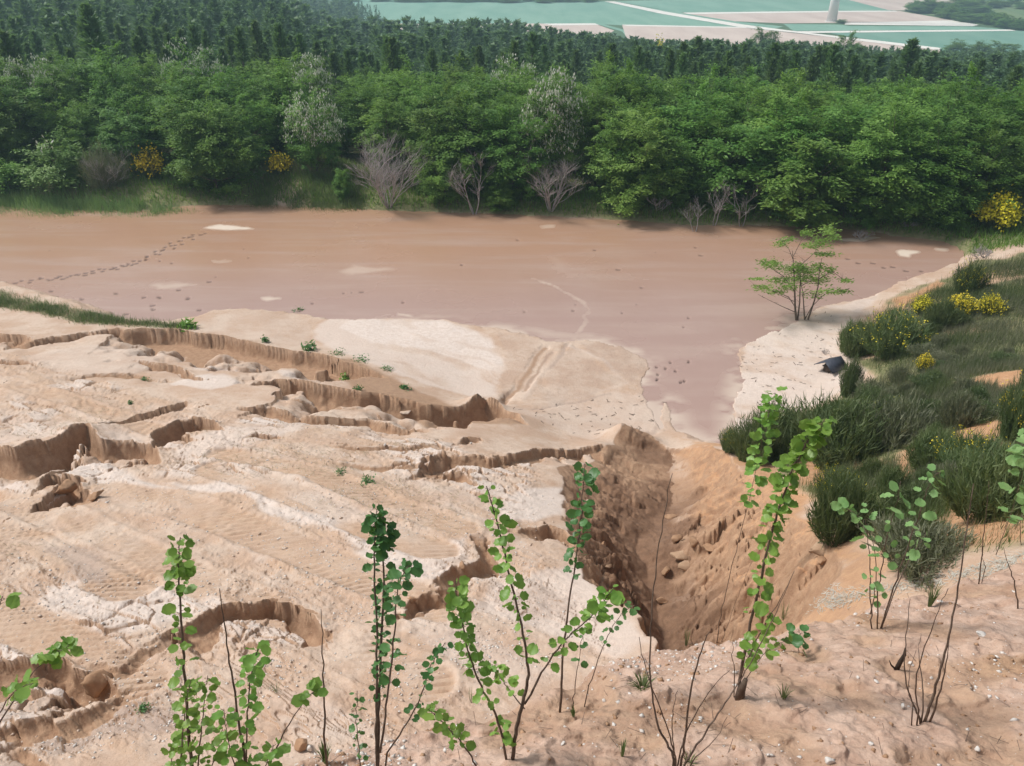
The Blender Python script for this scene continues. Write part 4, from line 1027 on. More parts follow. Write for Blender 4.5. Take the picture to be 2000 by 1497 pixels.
for k in range(16): far_tree(690+k*31+rng.normal()*6, 4+rng.normal()*1, rng.uniform(6, 10), rng.uniform(28, 44), HL, HG)
far_tree(1148, 5, 10, 22, 'dark tree clump at the start of the pale field track')
for px, py in ((1865, 118), (1905, 122), (1950, 120)): far_tree(px, py, 34, 50, 'large blue-green round tree at the right end of the forest edge', 'round trees at the right forest edge')
# ------------------------------------------------------------------ the sapling standing in the mud
p = Vector(on_z(np.array([1562.]), np.array([626.]), np.array([ZP]))[0]); py_plane = p.y
root = empty('locust_sapling', p, 'lone young leafy tree with several thin stems at the sandy tip in the mud', 'tree')
mb = MB(); rs_ = random.Random(5); tips = []
def onp(px, py, dy=0.): return Vector(on_y(px, py, py_plane+dy))-p
for P_, r0_ in (("1555,625 1553,600 1552,560 1550,520 1548,490", .05), ("1558,625 1562,590 1563,550 1562,510", .04), ("1572,630 1570,600 1568,570 1560,540", .035), ("1578,625 1590,590 1598,560 1600,535 1606,520", .04),
                ("1553,610 1530,600 1505,588 1480,575", .018), ("1553,600 1540,580 1500,565 1470,557", .02), ("1570,628 1585,600 1610,575 1640,570 1660,563", .02), ("1552,570 1530,540 1500,520 1488,510", .022), ("1600,545 1625,530 1650,548 1660,550", .018), ("1550,510 1540,485 1525,470", .016),
                ("1550,500 1565,470 1580,455", .014), ("1600,530 1605,505 1620,498", .016), ("1562,520 1590,495 1630,495", .016), ("1563,560 1590,545 1620,552", .018), ("1553,590 1520,575 1490,560", .016), ("1555,540 1575,525 1590,520", .016)):
    q = pts(P_); dy = rs_.uniform(-.9, .9); m = len(q)
    PP = [onp(a[0], a[1], dy*i/(m-1)) for i, a in enumerate(q)]
    mb.tube(PP, [r0_*(1-.8*i/(m-1)) for i in range(m)], 5, False)
    for i in range(m-1):
        for _ in range(5):
            if rs_.random() < .55:
                b0 = PP[i].lerp(PP[i+1], rs_.random()); d0 = Vector((rs_.uniform(-1, 1), rs_.uniform(-1, 1), rs_.uniform(-.1, .5)))*rs_.uniform(.15, .45); mb.tube([b0, b0+d0*.6, b0+d0], [.008, .006, .003], 3, False)
link('stem', mb.mesh('stem', [M_BARK]), root)
SPR = ((1548, 525, 40, 10, 60), (1500, 515, 26, 12, 40), (1515, 520, 20, 10, 24), (1575, 530, 40, 12, 60), (1600, 545, 36, 14, 50), (1560, 545, 40, 12, 60), (1520, 548, 30, 9, 36), (1480, 545, 22, 4, 16), (1490, 562, 28, 8, 34), (1515, 570, 26, 7, 26), (1540, 560, 26, 10, 36), (1620, 570, 34, 8, 34),
       (1650, 570, 18, 6, 16), (1652, 548, 18, 6, 18), (1622, 527, 16, 10, 24), (1575, 455, 16, 8, 26), (1605, 475, 30, 18, 46), (1618, 450, 22, 12, 30), (1525, 477, 18, 9, 26), (1540, 468, 18, 8, 18), (1610, 497, 28, 6, 34), (1582, 480, 20, 8, 22), (1598, 520, 20, 10, 22), (1585, 575, 30, 12, 26), (1630, 462, 20, 10, 20), (1560, 520, 24, 8, 26))
r = np.random.default_rng(77); PV = []; DV = []
for px, py, sx, sy, n_ in SPR:
    dy = r.uniform(-1, 1)
    for k in range(int(n_*6)):
        q = np.array(onp(px+r.normal()*sx*.42, py+r.normal()*sy*.42, dy+r.normal()*.3)); PV.append(q); DV.append([np.sign(r.normal())*.9, r.normal()*.5, -.3+r.normal()*.3])
PV = np.array(PV); DV = unit(np.array(DV)); wv = unit(np.cross(DV, unit(r.normal(size=PV.shape)*.5+[0, 0, 1])))
V, F_ = quads(PV, DV*(.065*(.6+.7*r.random(len(PV))))[:, None], wv*.024)
link('foliage', np_mesh('foliage', V, F_, None, [M_LOCUST_BRIGHT], {'tint': np.repeat(r.random(len(PV)), 4)}), root)

# ------------------------------------------------------------------ dark ridge roof lying on the sand
p = G(1621, 722); 
o = empty('feeder_roof', p, 'small dark ridge roof of a fallen feeder on the pale sand beach', 'roof', rz=R(-32))
sh = []
for sx in (-1, 1):                                   # two roof sheets meeting at the ridge, each a thin slab
    a = Vector((0, 0, .36)); b_ = Vector((sx*.33, 0, .13)); nrm = (b_-a).cross(Vector((0, 1, 0))).normalized()*(.018*-sx)
    V = [];
    for yy in (-.42, .42):
        for q in (a, b_, b_+nrm, a+nrm): V.append(tuple(q+Vector((0, yy, 0))))
    m_ = np_mesh('roof_sheet', V, [(0, 1, 2, 3), (7, 6, 5, 4), (0, 4, 5, 1), (1, 5, 6, 2), (2, 6, 7, 3), (3, 7, 4, 0)], None, [M_TIN], smooth=False); link('roof_sheet', m_, o)
def boxm(name, cx_, cy_, cz_, sx, sy, sz, m):
    V = [(cx_+a*sx/2, cy_+b*sy/2, cz_+c_*sz/2) for a in (-1, 1) for b in (-1, 1) for c_ in (-1, 1)]
    return np_mesh(name, V, [(0, 1, 3, 2), (4, 6, 7, 5), (0, 4, 5, 1), (2, 3, 7, 6), (0, 2, 6, 4), (1, 5, 7, 3)], None, [m], smooth=False)
link('body', boxm('body', 0, 0, .08, .22, .42, .24, M_WOOD), o); link('base_board', boxm('base_board', .06, .08, .02, .62, .22, .03, M_WOOD), o)
o.rotation_euler = (R(-4), R(4), R(-52)); o.scale = (1.2, 1.2, 1.2)
p = G(1612, 690); o = empty('dry_tuft', p, 'tiny dry twig tuft on the sand beach just above the fallen dark roof', 'shrub'); link('branches', bare_mesh('branches', .3, .5, 31, 8, r0=.012, twig=2), o)

# ------------------------------------------------------------------ broom and grass on the right slope
LB_D = 'dark green broom shrub without flowers on the right-hand slope'; GB_D = 'dark broom shrubs of the right-hand slope'
LB_G = 'dull grey-green brushy shrub on the right-hand slope'; GB_G = 'grey-green shrubs of the right-hand slope'
BR = [(broom_proto(600+i, 1.3, 1.0, LB_D, GB_D, nst=420), 1.0, 1.3) for i in range(3)]
BG = [(broom_proto(610+i, 1.4, .75, LB_G, GB_G, m=M_HEATH, nst=420), .75, 1.4) for i in range(2)]
BF = [(broom_proto(620+i, 1.3, 1.0, '', None, 520, nst=360, fsize=.018), 1.0, 1.3) for i in range(3)]
YF = [(broom_proto(630+i, 1.1, .8, '', None, 1100, nst=220, fsize=.036), .8, 1.1) for i in range(2)]
def bush(px, py, top, wp, src, lab, grp=None):
    p = G(px, py); depth = p.y*math.cos(PITCH)-p.z*math.sin(PITCH); h = max(.15, on_y(px, top, p.y)[2]-p.z); w = wp*depth/FPX
    p.z -= .03*h
    return put(src, p, rng.uniform(0, 6.28), (w/src[2], w/src[2], h/src[1]), lab, grp)
for i, (px, py, top, wp, k, lab) in enumerate((
    (1740, 690, 610, 130, 'F', 'rounded broom shrub dotted with yellow flowers right above the fallen dark roof'), (1665, 690, 630, 75, 'D', 'dark broom shrub at the edge of the sand beach left of the flower-dotted one'),
    
    (1800, 612, 582, 40, 'Y', 'leftmost of three bright yellow broom shrubs in a row high on the right slope'), (1876, 618, 580, 55, 'Y', 'middle and largest of three bright yellow broom shrubs in a row on the right slope'), (1930, 616, 580, 42, 'Y', 'rightmost of three bright yellow broom shrubs in a row on the right slope'),
    (1887, 575, 512, 60, 'F', 'tall green broom shrub with pale yellow tips nearest the right end of the basin'), (1835, 640, 585, 60, 'D', 'dark narrow broom shrub below the row of bright yellow ones'),
    (1803, 728, 695, 30, 'Y', 'small yellow-tipped broom in the dull brush right of the fallen roof'), (1722, 832, 780, 70, 'F', 'broom shrub with yellow sprigs in the middle of the dark thicket'),
    (1530, 890, 800, 150, 'D', 'big dark broom shrub at the lower left end of the thicket by the gully'), (1425, 880, 838, 44, 'F', 'small broom with yellow sprigs at the very lower left tip of the thicket'), (1470, 900, 815, 90, 'D', 'dark broom shrub between the two lowest ones by the gully'),
    (1545, 870, 815, 90, 'F', 'yellow-speckled broom among the dark shrubs by the gully'), (1640, 900, 790, 190, 'D', 'broad dark broom shrub in the centre of the thicket'), (1740, 870, 785, 150, 'G', 'grey-green brushy shrub right of the broad dark broom'),
    (1640, 1050, 940, 140, 'D', 'dark rounded broom shrub standing alone on bare earth above the near bank'), (1625, 985, 918, 80, 'F', 'yellow-sprigged broom on the orange earth behind the lone dark rounded broom'),
    (1800, 1105, 1040, 200, 'G', 'low dry brush shrub lying along the far edge of the near bank'), (1890, 930, 855, 130, 'F', 'yellow-flecked broom below the bare orange patch'), (1820, 915, 845, 110, 'D', 'dark broom left of the yellow-flecked one below the orange patch'),
    (1930, 1010, 890, 180, 'D', 'large dark broom shrub at the right edge above the near bank'), (1985, 860, 735, 90, 'F', 'broom with yellow sprigs at the right edge beside the bare orange patch'), (1990, 990, 900, 140, 'D', 'dark broom shrub cut by the right edge above the near bank'),
    (1700, 940, 900, 60, 'D', 'small dark broom between two bare orange strips'), (1870, 830, 770, 90, 'G', 'dark brushy shrub just left of the bare orange patch'), (1660, 860, 790, 110, 'D', 'tall dark broom behind the broad dark one'),
    (1775, 1080, 1010, 120, 'D', 'dark broom shrub behind the low dry brush'), (1655, 775, 700, 40, 'D', 'slim upright broom at the lower end of the sand beach'), (1740, 970, 915, 70, 'D', 'small dark broom above the tall leafy hazel clump'))):
    bush(px, py, top, wp, {'D': BR, 'G': BG, 'F': BF, 'Y': YF}[k][i % (3 if k in 'DF' else 2)], lab)
q_ = random.Random(12); n_b = 0
for row, (y0, y1) in enumerate(((560, 640), (630, 700), (690, 760), (740, 800), (780, 840), (830, 890), (880, 960), (960, 1040))):
    for k in range(22):
        px = q_.uniform(1500, 2150); py = q_.uniform(y0, y1)
        lo = np.interp(py, [560, 600, 640, 690, 720, 760, 800, 860, 900, 960, 1040], [1800, 1760, 1700, 1760, 1730, 1670, 1580, 1480, 1560, 1650, 1760])
        if px < lo+35: continue
        P_ = W([[px, py]])
        if bare[tuple(np.unravel_index(np.argmin((GX-P_[0, 0])**2+(GY-P_[0, 1])**2), GX.shape))] > .3: continue
        P2 = W([[px, py-22], [px, py-45]])
        if any(bare[tuple(np.unravel_index(np.argmin((GX-a_)**2+(GY-b_)**2), GX.shape))] > .4 for a_, b_ in P2): continue
        sc_ = np.interp(py, [560, 800, 1040], [.55, .95, 1.5]); hh = q_.uniform(16, 42)*sc_; ww = q_.uniform(30, 85)*sc_
        g_ = q_.random() < (.55 if 640 < py < 800 else .3)
        bush(px, py, py-hh, ww, (BG if g_ else BR)[q_.randrange(2)], LB_G if g_ else LB_D, GB_G if g_ else GB_D); n_b += 1
print('bushes', n_b)
def grass_mesh(name, XY, hgt, wid, seed, m, lean=.5, zf=z_ground):
    r = np.random.default_rng(seed); n_ = len(XY); z = zf(XY[:, 0], XY[:, 1])-.01
    b = np.c_[XY, z]; a = r.uniform(0, 6.28, n_); h = hgt*(.5+.8*r.random(n_))
    tip = b+np.c_[np.cos(a)*lean*h*r.random(n_), np.sin(a)*lean*h*r.random(n_), h]; s = np.c_[-np.sin(a), np.cos(a), np.zeros(n_)]*(wid*(.7+.6*r.random(n_)))[:, None]
    V = np.stack([b-s, b+s, tip], 1).reshape(-1, 3)
    return np_mesh(name, V, None, np.arange(n_*3).reshape(-1, 3), [m], {'tint': np.repeat(r.random(n_), 3)})
def sample_mask(mask, n_, seed):
    """ground points where the mask is high, evenly per area as it is seen"""
    r = np.random.default_rng(seed); p_ = np.clip(mask, 0, 1).ravel()**1.5; p_ = p_/p_.sum()
    k = r.choice(len(p_), n_, p=p_); i, j = np.unravel_index(k, GX.shape)
    x = GX[i, j]; y = GY[i, j]; rd = np.hypot(x, y)*.004
    return np.c_[x+r.normal(size=n_)*rd, y+r.normal(size=n_)*rd]
inhill = gr*M['green']*(1-M['near'])
hw_ = np.where(np.abs(AZ) < R(38), 1, 0)*np.where(rg < 48, 1, 0)
XY = sample_mask(inhill*hw_*sstep(-.35, .25, fbm(GX*.7, GY*.7, 3, 140)+.1), 60000, 1)
o = link('slope_grass', grass_mesh('slope_grass', XY, .17, .006, 2, M_GRASS)); tag(o, 'short green grass covering the right-hand slope between the broom shrubs', 'grass', kind='stuff')
XY = sample_mask(gr*(1-M['near'])*hw_*(.25+M['green']*.6)*sstep(-.3, .3, fbm(GX*.9+4, GY*.9, 3, 141)), 26000, 3)
o = link('dry_slope_grass', grass_mesh('dry_slope_grass', XY, .14, .005, 4, M_GRASSDRY)); tag(o, 'dry yellowish grass scattered over the right-hand slope', 'grass', kind='stuff')
XY = sample_mask(gr*(1-M['near'])*(1-bare)*hw_*np.clip(.35+1.2*fbm(GX*.5+9, GY*.5, 3, 145), .05, 1)*sstep(.2, 1.4, qh), 60000, 13)
o = link('low_brush', grass_mesh('low_brush', XY, .30, .007, 14, M_HEATH, .6)); tag(o, 'low grey-green heath and brush running together over the right-hand slope', 'brush', kind='stuff')
XY = sample_mask(gr*(1-M['near'])*(1-bare)*hw_*sstep(-.05, .3, fbm(GX*.6+2, GY*.6, 3, 146))*sstep(.2, 1.4, qh), 40000, 15)
o = link('low_broom', grass_mesh('low_broom', XY, .36, .006, 16, M_BROOM, .45)); tag(o, 'low dark green broom growth between the shrubs of the right-hand slope', 'brush', kind='stuff')
lgm = sstep(-.2, .4, sdf(wx2, wy2, LG))
XY = sample_mask(lgm*sstep(-.4, .2, fbm(GX*.8, GY*.8, 3, 147)), 9000, 5)
o = link('strip_grass', grass_mesh('strip_grass', XY, .20, .010, 6, M_GRASS, 1.3)); tag(o, 'strip of green grass along the left edge of the basin', 'grass', kind='stuff')
XY = sample_mask(lgm, 4500, 45); o = link('strip_dry_grass', grass_mesh('strip_dry_grass', XY, .15, .008, 46, M_GRASSDRY, 1.3)); tag(o, 'dry grass blades mixed into the green strip at the left edge of the basin', 'grass', kind='stuff')
REED = W("-200,408 -200,370 0,362 60,366 200,380 330,388 395,398 360,402 300,411 200,408 80,404 0,400")
XY = sample_mask(sstep(-.2, .4, sdf(GX, GY, REED))*sstep(-.5, .1, fbm(GX*1.1, GY*1.1, 3, 148)), 9500, 7)
o = link('shore_reeds', grass_mesh('shore_reeds', XY, .55, .018, 8, M_REED, .7)); tag(o, 'band of tall green reeds on the far left shore of the basin', 'reeds', kind='stuff')
MEAD = W("470,400 520,335 600,322 690,340 720,395 640,404 560,398"); rut = W("522,398 545,352 575,350 606,400")
XY = sample_mask(sstep(-.2, .5, sdf(GX, GY, MEAD))*(1-.97*sstep(-.2, .3, sdf(wx2, wy2, rut))*sstep(.25, .05, fbm(GX*.8, GY*.3, 2, 143))), 12000, 9)
o = link('bank_grass', grass_mesh('bank_grass', XY, .35, .014, 10, M_GRASS, 1.1)); tag(o, 'grass on the far bank beside the sandy ruts', 'grass', kind='stuff')
XY = sample_mask(np.where((GY > 38) & (pond_sd < -.25) & (pond_sd > -5), 1, 0)*sstep(-45, -40, GX), 26000, 11)
o = link('shore_undergrowth', grass_mesh('shore_undergrowth', XY, .38, .022, 12, M_LOCUST, .9)); tag(o, 'dark undergrowth beneath the trees along the far shore', 'undergrowth', kind='stuff')

# weeds on the slump lips
for i, (px, py, wp, hp, lab) in enumerate(((368, 640, 26, 16, 'bright green weed clump at the end of the grass strip'), (582, 612, 22, 10, 'dark weed tuft at the water on the low sand spur'), (605, 684, 24, 12, 'dark green weed at the edge of the white sand fan'), (518, 668, 12, 8, 'tiny green weed on the sand spur'),
      (660, 692, 26, 6, 'low weed on the lip behind the brown scarp'), (705, 705, 34, 7, 'row of low weeds along the lip of the brown scarp'), (755, 722, 22, 6, 'flat weed on the pale sand below the scarp lip'), (675, 740, 14, 10, 'green weed on the brown bench of the slump'), (790, 760, 16, 9, 'green weed low on the brown bench'), (700, 762, 14, 7, 'small weed at the middle of the brown bench'),
      (720, 940, 26, 9, 'grey-green weed on the slope above the crawler tracks'), (665, 922, 22, 6, 'flat grey weed left of the slope weed'), (280, 1385, 18, 7, 'grey-green plant bit on the grey crust at lower left'), (282, 745, 20, 6, 'small weed at the break of the upper crust'), (255, 790, 8, 6, 'lone small weed on the upper slope'))):
    p = G(px, py); depth = p.y*math.cos(PITCH)-p.z*math.sin(PITCH); w = wp*depth/FPX; h = hp*depth/FPX; r = np.random.default_rng(700+i); n_ = 90
    P = np.c_[r.normal(size=n_)*w*.28, r.normal(size=n_)*w*.28, np.abs(r.normal(size=n_))*h*.5+.01]; d = unit(r.normal(size=(n_, 3))*[1, 1, .4]+[0, 0, .4]); wv = unit(np.cross(d, r.normal(size=(n_, 3))+[0, 0, 1.5]))
    V, F_ = quads(P, d*max(.02, h*.38), wv*max(.010, h*.16)); o = link('weed', np_mesh('weed', V, F_, None, [M_SAPDARK if i not in (0, 7) else M_SAPLEAF], {'tint': np.repeat(r.random(n_), 4)}), None, p); tag(o, lab, 'weed')

# ------------------------------------------------------------------ foreground saplings
def leaf_mesh(seed, n_=9):
    """one rounded, slightly toothed and folded leaf: unit length along +x"""
    r = random.Random(seed); L = []; V = []; 
    prof = [(0, .0), (.03, .15), (.14, .31), (.3, .40), (.40, .44), (.50, .425), (.60, .46), (.70, .40), (.80, .38), (.88, .25), (.95, .15), (1.06, .0)]
    mid = [(t, 0, -.10*math.sin(t*2.6)-.10*t*t) for t, _ in prof]
    Lf = [(t+r.uniform(-.03, .03), w*(1+r.uniform(-.16, .12)), .20*w-.10*math.sin(t*2.6)-.14*t*t+r.uniform(-.05, .05)) for t, w in prof[1:-1]]
    Rt = [(t+r.uniform(-.03, .03), -w*(1+r.uniform(-.16, .12)), .20*w-.10*math.sin(t*2.6)-.14*t*t+r.uniform(-.05, .05)) for t, w in prof[1:-1]]
    V = mid+Lf+Rt; m = len(mid); k = len(Lf); T = []; Qd = []
    for off_, flip in ((m, False), (m+k, True)):
        T.append((0, 1, off_) if not flip else (0, off_, 1)); T.append((m-2, m-1, off_+k-1) if not flip else (m-2, off_+k-1, m-1))
        for i in range(k-1):
            a = (i+1, i+2, off_+i+1, off_+i); Qd.append(a if not flip else a[::-1])
    return np.array(V), np.array(Qd), np.array(T)
LEAVES = [leaf_mesh(i) for i in range(6)]
class Leafer:
    def __init__(s, seed): s.r = np.random.default_rng(seed); s.V = []; s.Q = []; s.T = []; s.t = []; s.n = 0
    def add(s, base, d, size):
        r = s.r; d = np.array(d, float); d /= np.linalg.norm(d)
        up = np.array([0, 0, 1.])+r.normal(size=3)*.75+np.array([0, -.25, 0]); y = np.cross(up, d); y /= np.linalg.norm(y)+1e-9; z = np.cross(d, y)
        V, Q_, T_ = LEAVES[r.integers(0, 6)]; sc = size*(.75+.5*r.random()); wd = sc*(.95+.2*r.random()); fold = r.uniform(.3, 2.8)
        P = np.array(base)+d*size*.16+V[:, :1]*d*sc+V[:, 1:2]*y*wd+V[:, 2:]*z*sc*fold
        s.V.append(P); s.Q.append(Q_+s.n); s.T.append(T_+s.n); s.n += len(V); s.t.append(np.full(len(V), np.clip(.5+.35*r.normal(), 0, 1)))
    def mesh(s, m): return np_mesh('leaves', np.concatenate(s.V), np.concatenate(s.Q), np.concatenate(s.T), [m], {'tint': np.concatenate(s.t)})
def zb(x, y): return float(z_bank(x, y))
def sapling(px, py, stems, label, lm=None, seed=1, name='hazel_sapling', yplane=None, lsize=.046, cat='sapling'):
    """stems: (photo polyline, base radius, [(t0, t1, leaf count)], sideways reach)"""
    if py <= 1480: p = G(px, py)
    else:
        d = ray(px, py); t = -1.75/(d[2]+.48*d[1]-.02*d[0]); p = Vector(d*t); p.z = gz(p.x, p.y)
    y0 = yplane or p.y; root = empty(name, p, label, cat); mb = MB(); lf = Leafer(seed); r = random.Random(seed); rn = np.random.default_rng(seed)
    sc = (p.y*math.cos(PITCH)-p.z*math.sin(PITCH))/FPX
    for st in stems:
        q = pts(st[0]); m = len(q); dy = r.uniform(-.22, .22); dy0 = 0
        # resample the sighted stem to a smooth, slightly kinked line
        tt = np.linspace(0, m-1, (m-1)*5+1); PX = np.interp(tt, range(m), q[:, 0]); PY = np.interp(tt, range(m), q[:, 1])
        if m > 2:
            kx = np.convolve(np.pad(PX, 3, 'edge'), np.ones(7)/7, 'valid'); ky = np.convolve(np.pad(PY, 3, 'edge'), np.ones(7)/7, 'valid'); kx[0], ky[0], kx[-1], ky[-1] = PX[0], PY[0], PX[-1], PY[-1]; PX, PY = kx, ky
        nn_ = len(PX); PX = PX+rn.normal(size=nn_)*1.0*np.r_[0, np.ones(nn_-1)]
        PP = [Vector(on_y(PX[i], PY[i], y0+dy*i/(nn_-1)))-p for i in range(nn_)]
        if st is stems[0] or q[0, 1] > py-25: PP[0].z = min(PP[0].z, -.02)
        r0_ = st[1]*.85; mb.tube(PP, [max(.0011, r0_*(1-.78*i/(nn_-1))) for i in range(nn_)], 6)
        for seg in st[2]:
            t0, t1, cnt = seg[:3]; cnt = int(cnt*1.15+.5); big = seg[3] if len(seg) > 3 else 1.0
            for k in range(cnt):
                t = t0+(t1-t0)*(k+r.random()*.8)/cnt; f = t*(nn_-1); i = min(nn_-2, int(f)); b = PP[i].lerp(PP[i+1], f-i)
                a = 2.4*k+r.uniform(-.5, .5); el = r.uniform(-.35, .55)
                d = np.array([math.cos(a)*1.0, math.sin(a)*.9, el]); off = r.uniform(.3, 1.0)*.020*big*sc/.0028
                e = np.array(b)+d*off
                mb.tube([b, Vector(e)], [.0011, .0008], 3, False); lf.add(e, d, lsize*big*r.choice((.55, .8, .9, 1., 1.1))*r.uniform(.85, 1.1)*sc/.0026)
    link('stem', mb.mesh('stem', [M_STEM]), root)
    if lf.n: link('leaves', lf.mesh(lm or M_SAPLEAF), root)
    return root
sapling(372, 1530, [("376,1530 366,1400 358,1280 352,1180 347,1110 353,1050", .0075, [(.0, .50, 34), (.50, .62, 7), (.66, .78, 10), (.78, 1, 22)]), ("350,1530 356,1440 362,1380 372,1330", .004, [(.0, 1., 30)]), ("385,1530 392,1440 398,1370 405,1320", .004, [(.0, 1., 30)]), ("330,1530 335,1480 345,1440", .003, [(0, 1, 12)]), ("400,1530 425,1470 435,1420", .003, [(.1, 1, 14)])],
        'tallest leafy sapling at the lower left, bright green with a bare gap in mid stem', seed=11)
sapling(482, 1530, [("484,1530 470,1430 455,1330 440,1240 428,1150", .0065, [(.02, .16, 7)]), ("481,1530 482,1440 485,1360 495,1290 504,1268", .0045, [(.05, 1, 46)]), ("470,1530 450,1470 440,1420 436,1385", .003, [(.2, 1, 16)]), ("505,1530 525,1480 535,1455", .003, [(.3, 1, 8)])],
        'sapling with one bare pointed rod and a leafy side shoot, second from the left', seed=12)
sapling(515, 1530, [("512,1530 540,1455 570,1405 592,1372 612,1352", .004, [(.90, 1, 7, 1.1), (.12, .3, 6, 1.1)])], 'thin leaning shoot ending in a single cluster of leaves', seed=13)
sapling(636, 1488, [("637,1490 634,1400 630,1300 627,1190", .006, [])], 'single bare upright rod with a grass tuft at its foot', seed=14, name='bare_rod')
sapling(738, 1530, [("738,1530 738,1420 742,1300 748,1180 750,1090 748,1010", .009, [(.30, .44, 20, .85), (.46, .70, 40, .85), (.72, .80, 6, .8), (.83, 1, 34)]), ("737,1500 735,1380 737,1250 732,1120 730,1060 735,995", .007, [(.35, .75, 14, .8), (.76, .83, 7), (.88, 1, 20)]), ("742,1470 755,1380 765,1290 773,1200 778,1130 800,1105", .005, [(.3, .5, 12), (.60, 1., 26)])],
        'dark green three-stemmed sapling left of centre at the bottom edge', M_SAPDARK, 15, lsize=.042)
sapling(745, 1520, [("742,1490 790,1420 822,1370 832,1320 850,1285 870,1255", .004, [(.25, .5, 8, .8), (.55, 1, 26, .75)])], 'thin dark side shoot leaning right from the three-stemmed sapling', M_SAPDARK, 16, lsize=.040)
sapling(712, 1530, [("708,1530 702,1460 695,1410 698,1350", .003, [(.2, 1, 20, .75)])], 'short small-leaved dark sapling at the foot of the three-stemmed one', M_SAPDARK, 17, lsize=.040)
sapling(935, 1520, [("940,1520 915,1465 885,1435 860,1405 835,1385", .004, [(.35, 1, 26)])], 'low leafy shoot bending left at the bottom centre', seed=18)
sapling(1000, 1485, [("1000,1488 1008,1420 1025,1360 1035,1310 1022,1240 1005,1160 985,1080 970,1010 950,950", .009, [(.40, .52, 9), (.55, .66, 12), (.68, .78, 14), (.80, .90, 15), (.92, 1, 9, .8)]), ("990,1478 975,1410 945,1350 920,1300 905,1230 895,1180 888,1135", .006, [(.25, .45, 10), (.45, 1, 60)]), ("1025,1375 1060,1310 1085,1270 1130,1225 1165,1195 1198,1150", .005, [(.25, .35, 4), (.4, .75, 20), (.75, 1, 22, 1.05)]), ("1025,1385 990,1345 970,1310 955,1295", .003, [(.2, 1, 16)]), ("985,1460 980,1430 970,1405", .003, [(.3, 1, 12, 1.1)])],
        'tall many-branched leafy sapling at the bottom centre', seed=19)
sapling(1093, 1392, [("1093,1394 1098,1300 1105,1220 1118,1140 1130,1060 1138,980 1143,905", .007, [(.52, .60, 7), (.61, .74, 20), (.76, .86, 14), (.87, 1., 16)])], 'slender sapling with a bare lower stem in front of the gully rim', M_SAPDARK, 20, lsize=.042)
sapling(1116, 1388, [("1116,1390 1125,1330 1132,1280 1138,1235", .003, [(.5, 1, 7, .8)]), ("1140,1368 1165,1300 1185,1240 1215,1195 1240,1182", .003, [(.4, 1, 14, .8)])], 'small thin sapling with few leaves right of the slender one', M_SAPDARK, 21, lsize=.040)
sapling(1322, 1500, [("1322,1500 1310,1460 1280,1420 1270,1340 1270,1250 1275,1150 1290,1040 1312,925", .006, []), ("1322,1500 1318,1470 1295,1400 1262,1320 1248,1245", .0045, []), ("1330,1500 1340,1430 1350,1330 1375,1250 1385,1235", .0055, []), ("1330,1500 1360,1460 1405,1390 1435,1345 1470,1290 1520,1190 1550,1115", .005, []), ("1325,1480 1340,1420 1400,1330 1425,1310", .0035, []), ("1318,1480 1312,1420 1315,1380 1322,1350", .003, []), ("1340,1490 1400,1450 1418,1400", .003, [])],
        'bare many-rodded bush without leaves at the bottom right of centre', seed=22, name='bare_bush', cat='bush')
sapling(1402, 1255, [("1400,1256 1410,1190 1425,1120 1445,1050 1468,960 1485,880 1495,830 1515,765", .0085, [(.53, .62, 10, .9), (.62, .82, 32, .9), (.84, 1, 34, .85)]), ("1395,1256 1392,1220 1400,1190", .003, []), ("1408,1256 1430,1200 1450,1140 1475,1080", .005, [])],
        'tall leaning sapling with leaves only in its upper third, in front of the broom thicket', seed=23)
sapling(1442, 1358, [("1442,1360 1450,1290 1470,1200 1490,1110 1510,1030 1535,950 1560,890 1585,850 1612,818", .0085, [(.24, .42, 22), (.42, .58, 30), (.55, .86, 72), (.86, 1, 26)]), ("1438,1340 1430,1285 1432,1250", .003, []), ("1445,1330 1475,1250 1520,1180 1545,1130", .004, [(.12, .6, 28)]), ("1448,1345 1490,1270 1540,1250", .003, [(.5, 1, 8)])],
        'tall bright leafy sapling leaning right, leaves along its whole length', M_SAPLEAF, 24)
sapling(1555, 1275, [("1560,1285 1562,1255 1560,1230", .003, [(.3, 1, 14)])], 'low dark leafy sprout on the bare near bank', M_SAPDARK, 25, lsize=.05)
sapling(1715, 1228, [("1705,1228 1698,1170 1700,1110 1695,1050 1690,990", .005, [(.2, .5, 8, .8), (.6, 1, 10)]), ("1715,1228 1712,1170 1725,1080 1745,1000 1760,940", .005, [(.25, 1, 18)]), ("1720,1228 1745,1150 1775,1060 1800,990 1820,930 1840,920", .0055, [(.3, 1, 22)]), ("1700,1200 1715,1120 1705,1040 1660,990 1650,1000", .0035, [(.75, 1, 8, 1.4)]), ("1722,1225 1760,1120 1790,1070 1810,1040", .004, [(.5, 1, 8, .9)])],
        'open pale-leaved hazel clump on the near bank at the right', M_SAPPALE, 26, lsize=.046)
sapling(1800, 1412, [("1800,1412 1785,1380 1765,1330 1770,1240 1778,1170", .005, []), ("1805,1412 1830,1340 1850,1260 1868,1170 1885,1060 1900,945", .007, []), ("1800,1412 1805,1340 1790,1270 1800,1240", .004, []), ("1815,1412 1845,1330 1855,1250", .0055, []), ("1795,1405 1785,1340 1800,1280 1830,1200 1850,1150", .004, []), ("1790,1390 1765,1340 1790,1270", .003, [])],
        'bare grey-rodded bush without leaves on the near bank at the lower right', seed=27, name='bare_bush', cat='bush')
sapling(1915, 1140, [("1912,1142 1918,1080 1925,1010 1932,940", .005, []), ("1925,1120 1920,1090 1915,1060", .003, [])], 'single bare rod at the crest of the near bank on the right', seed=28, name='bare_rod')
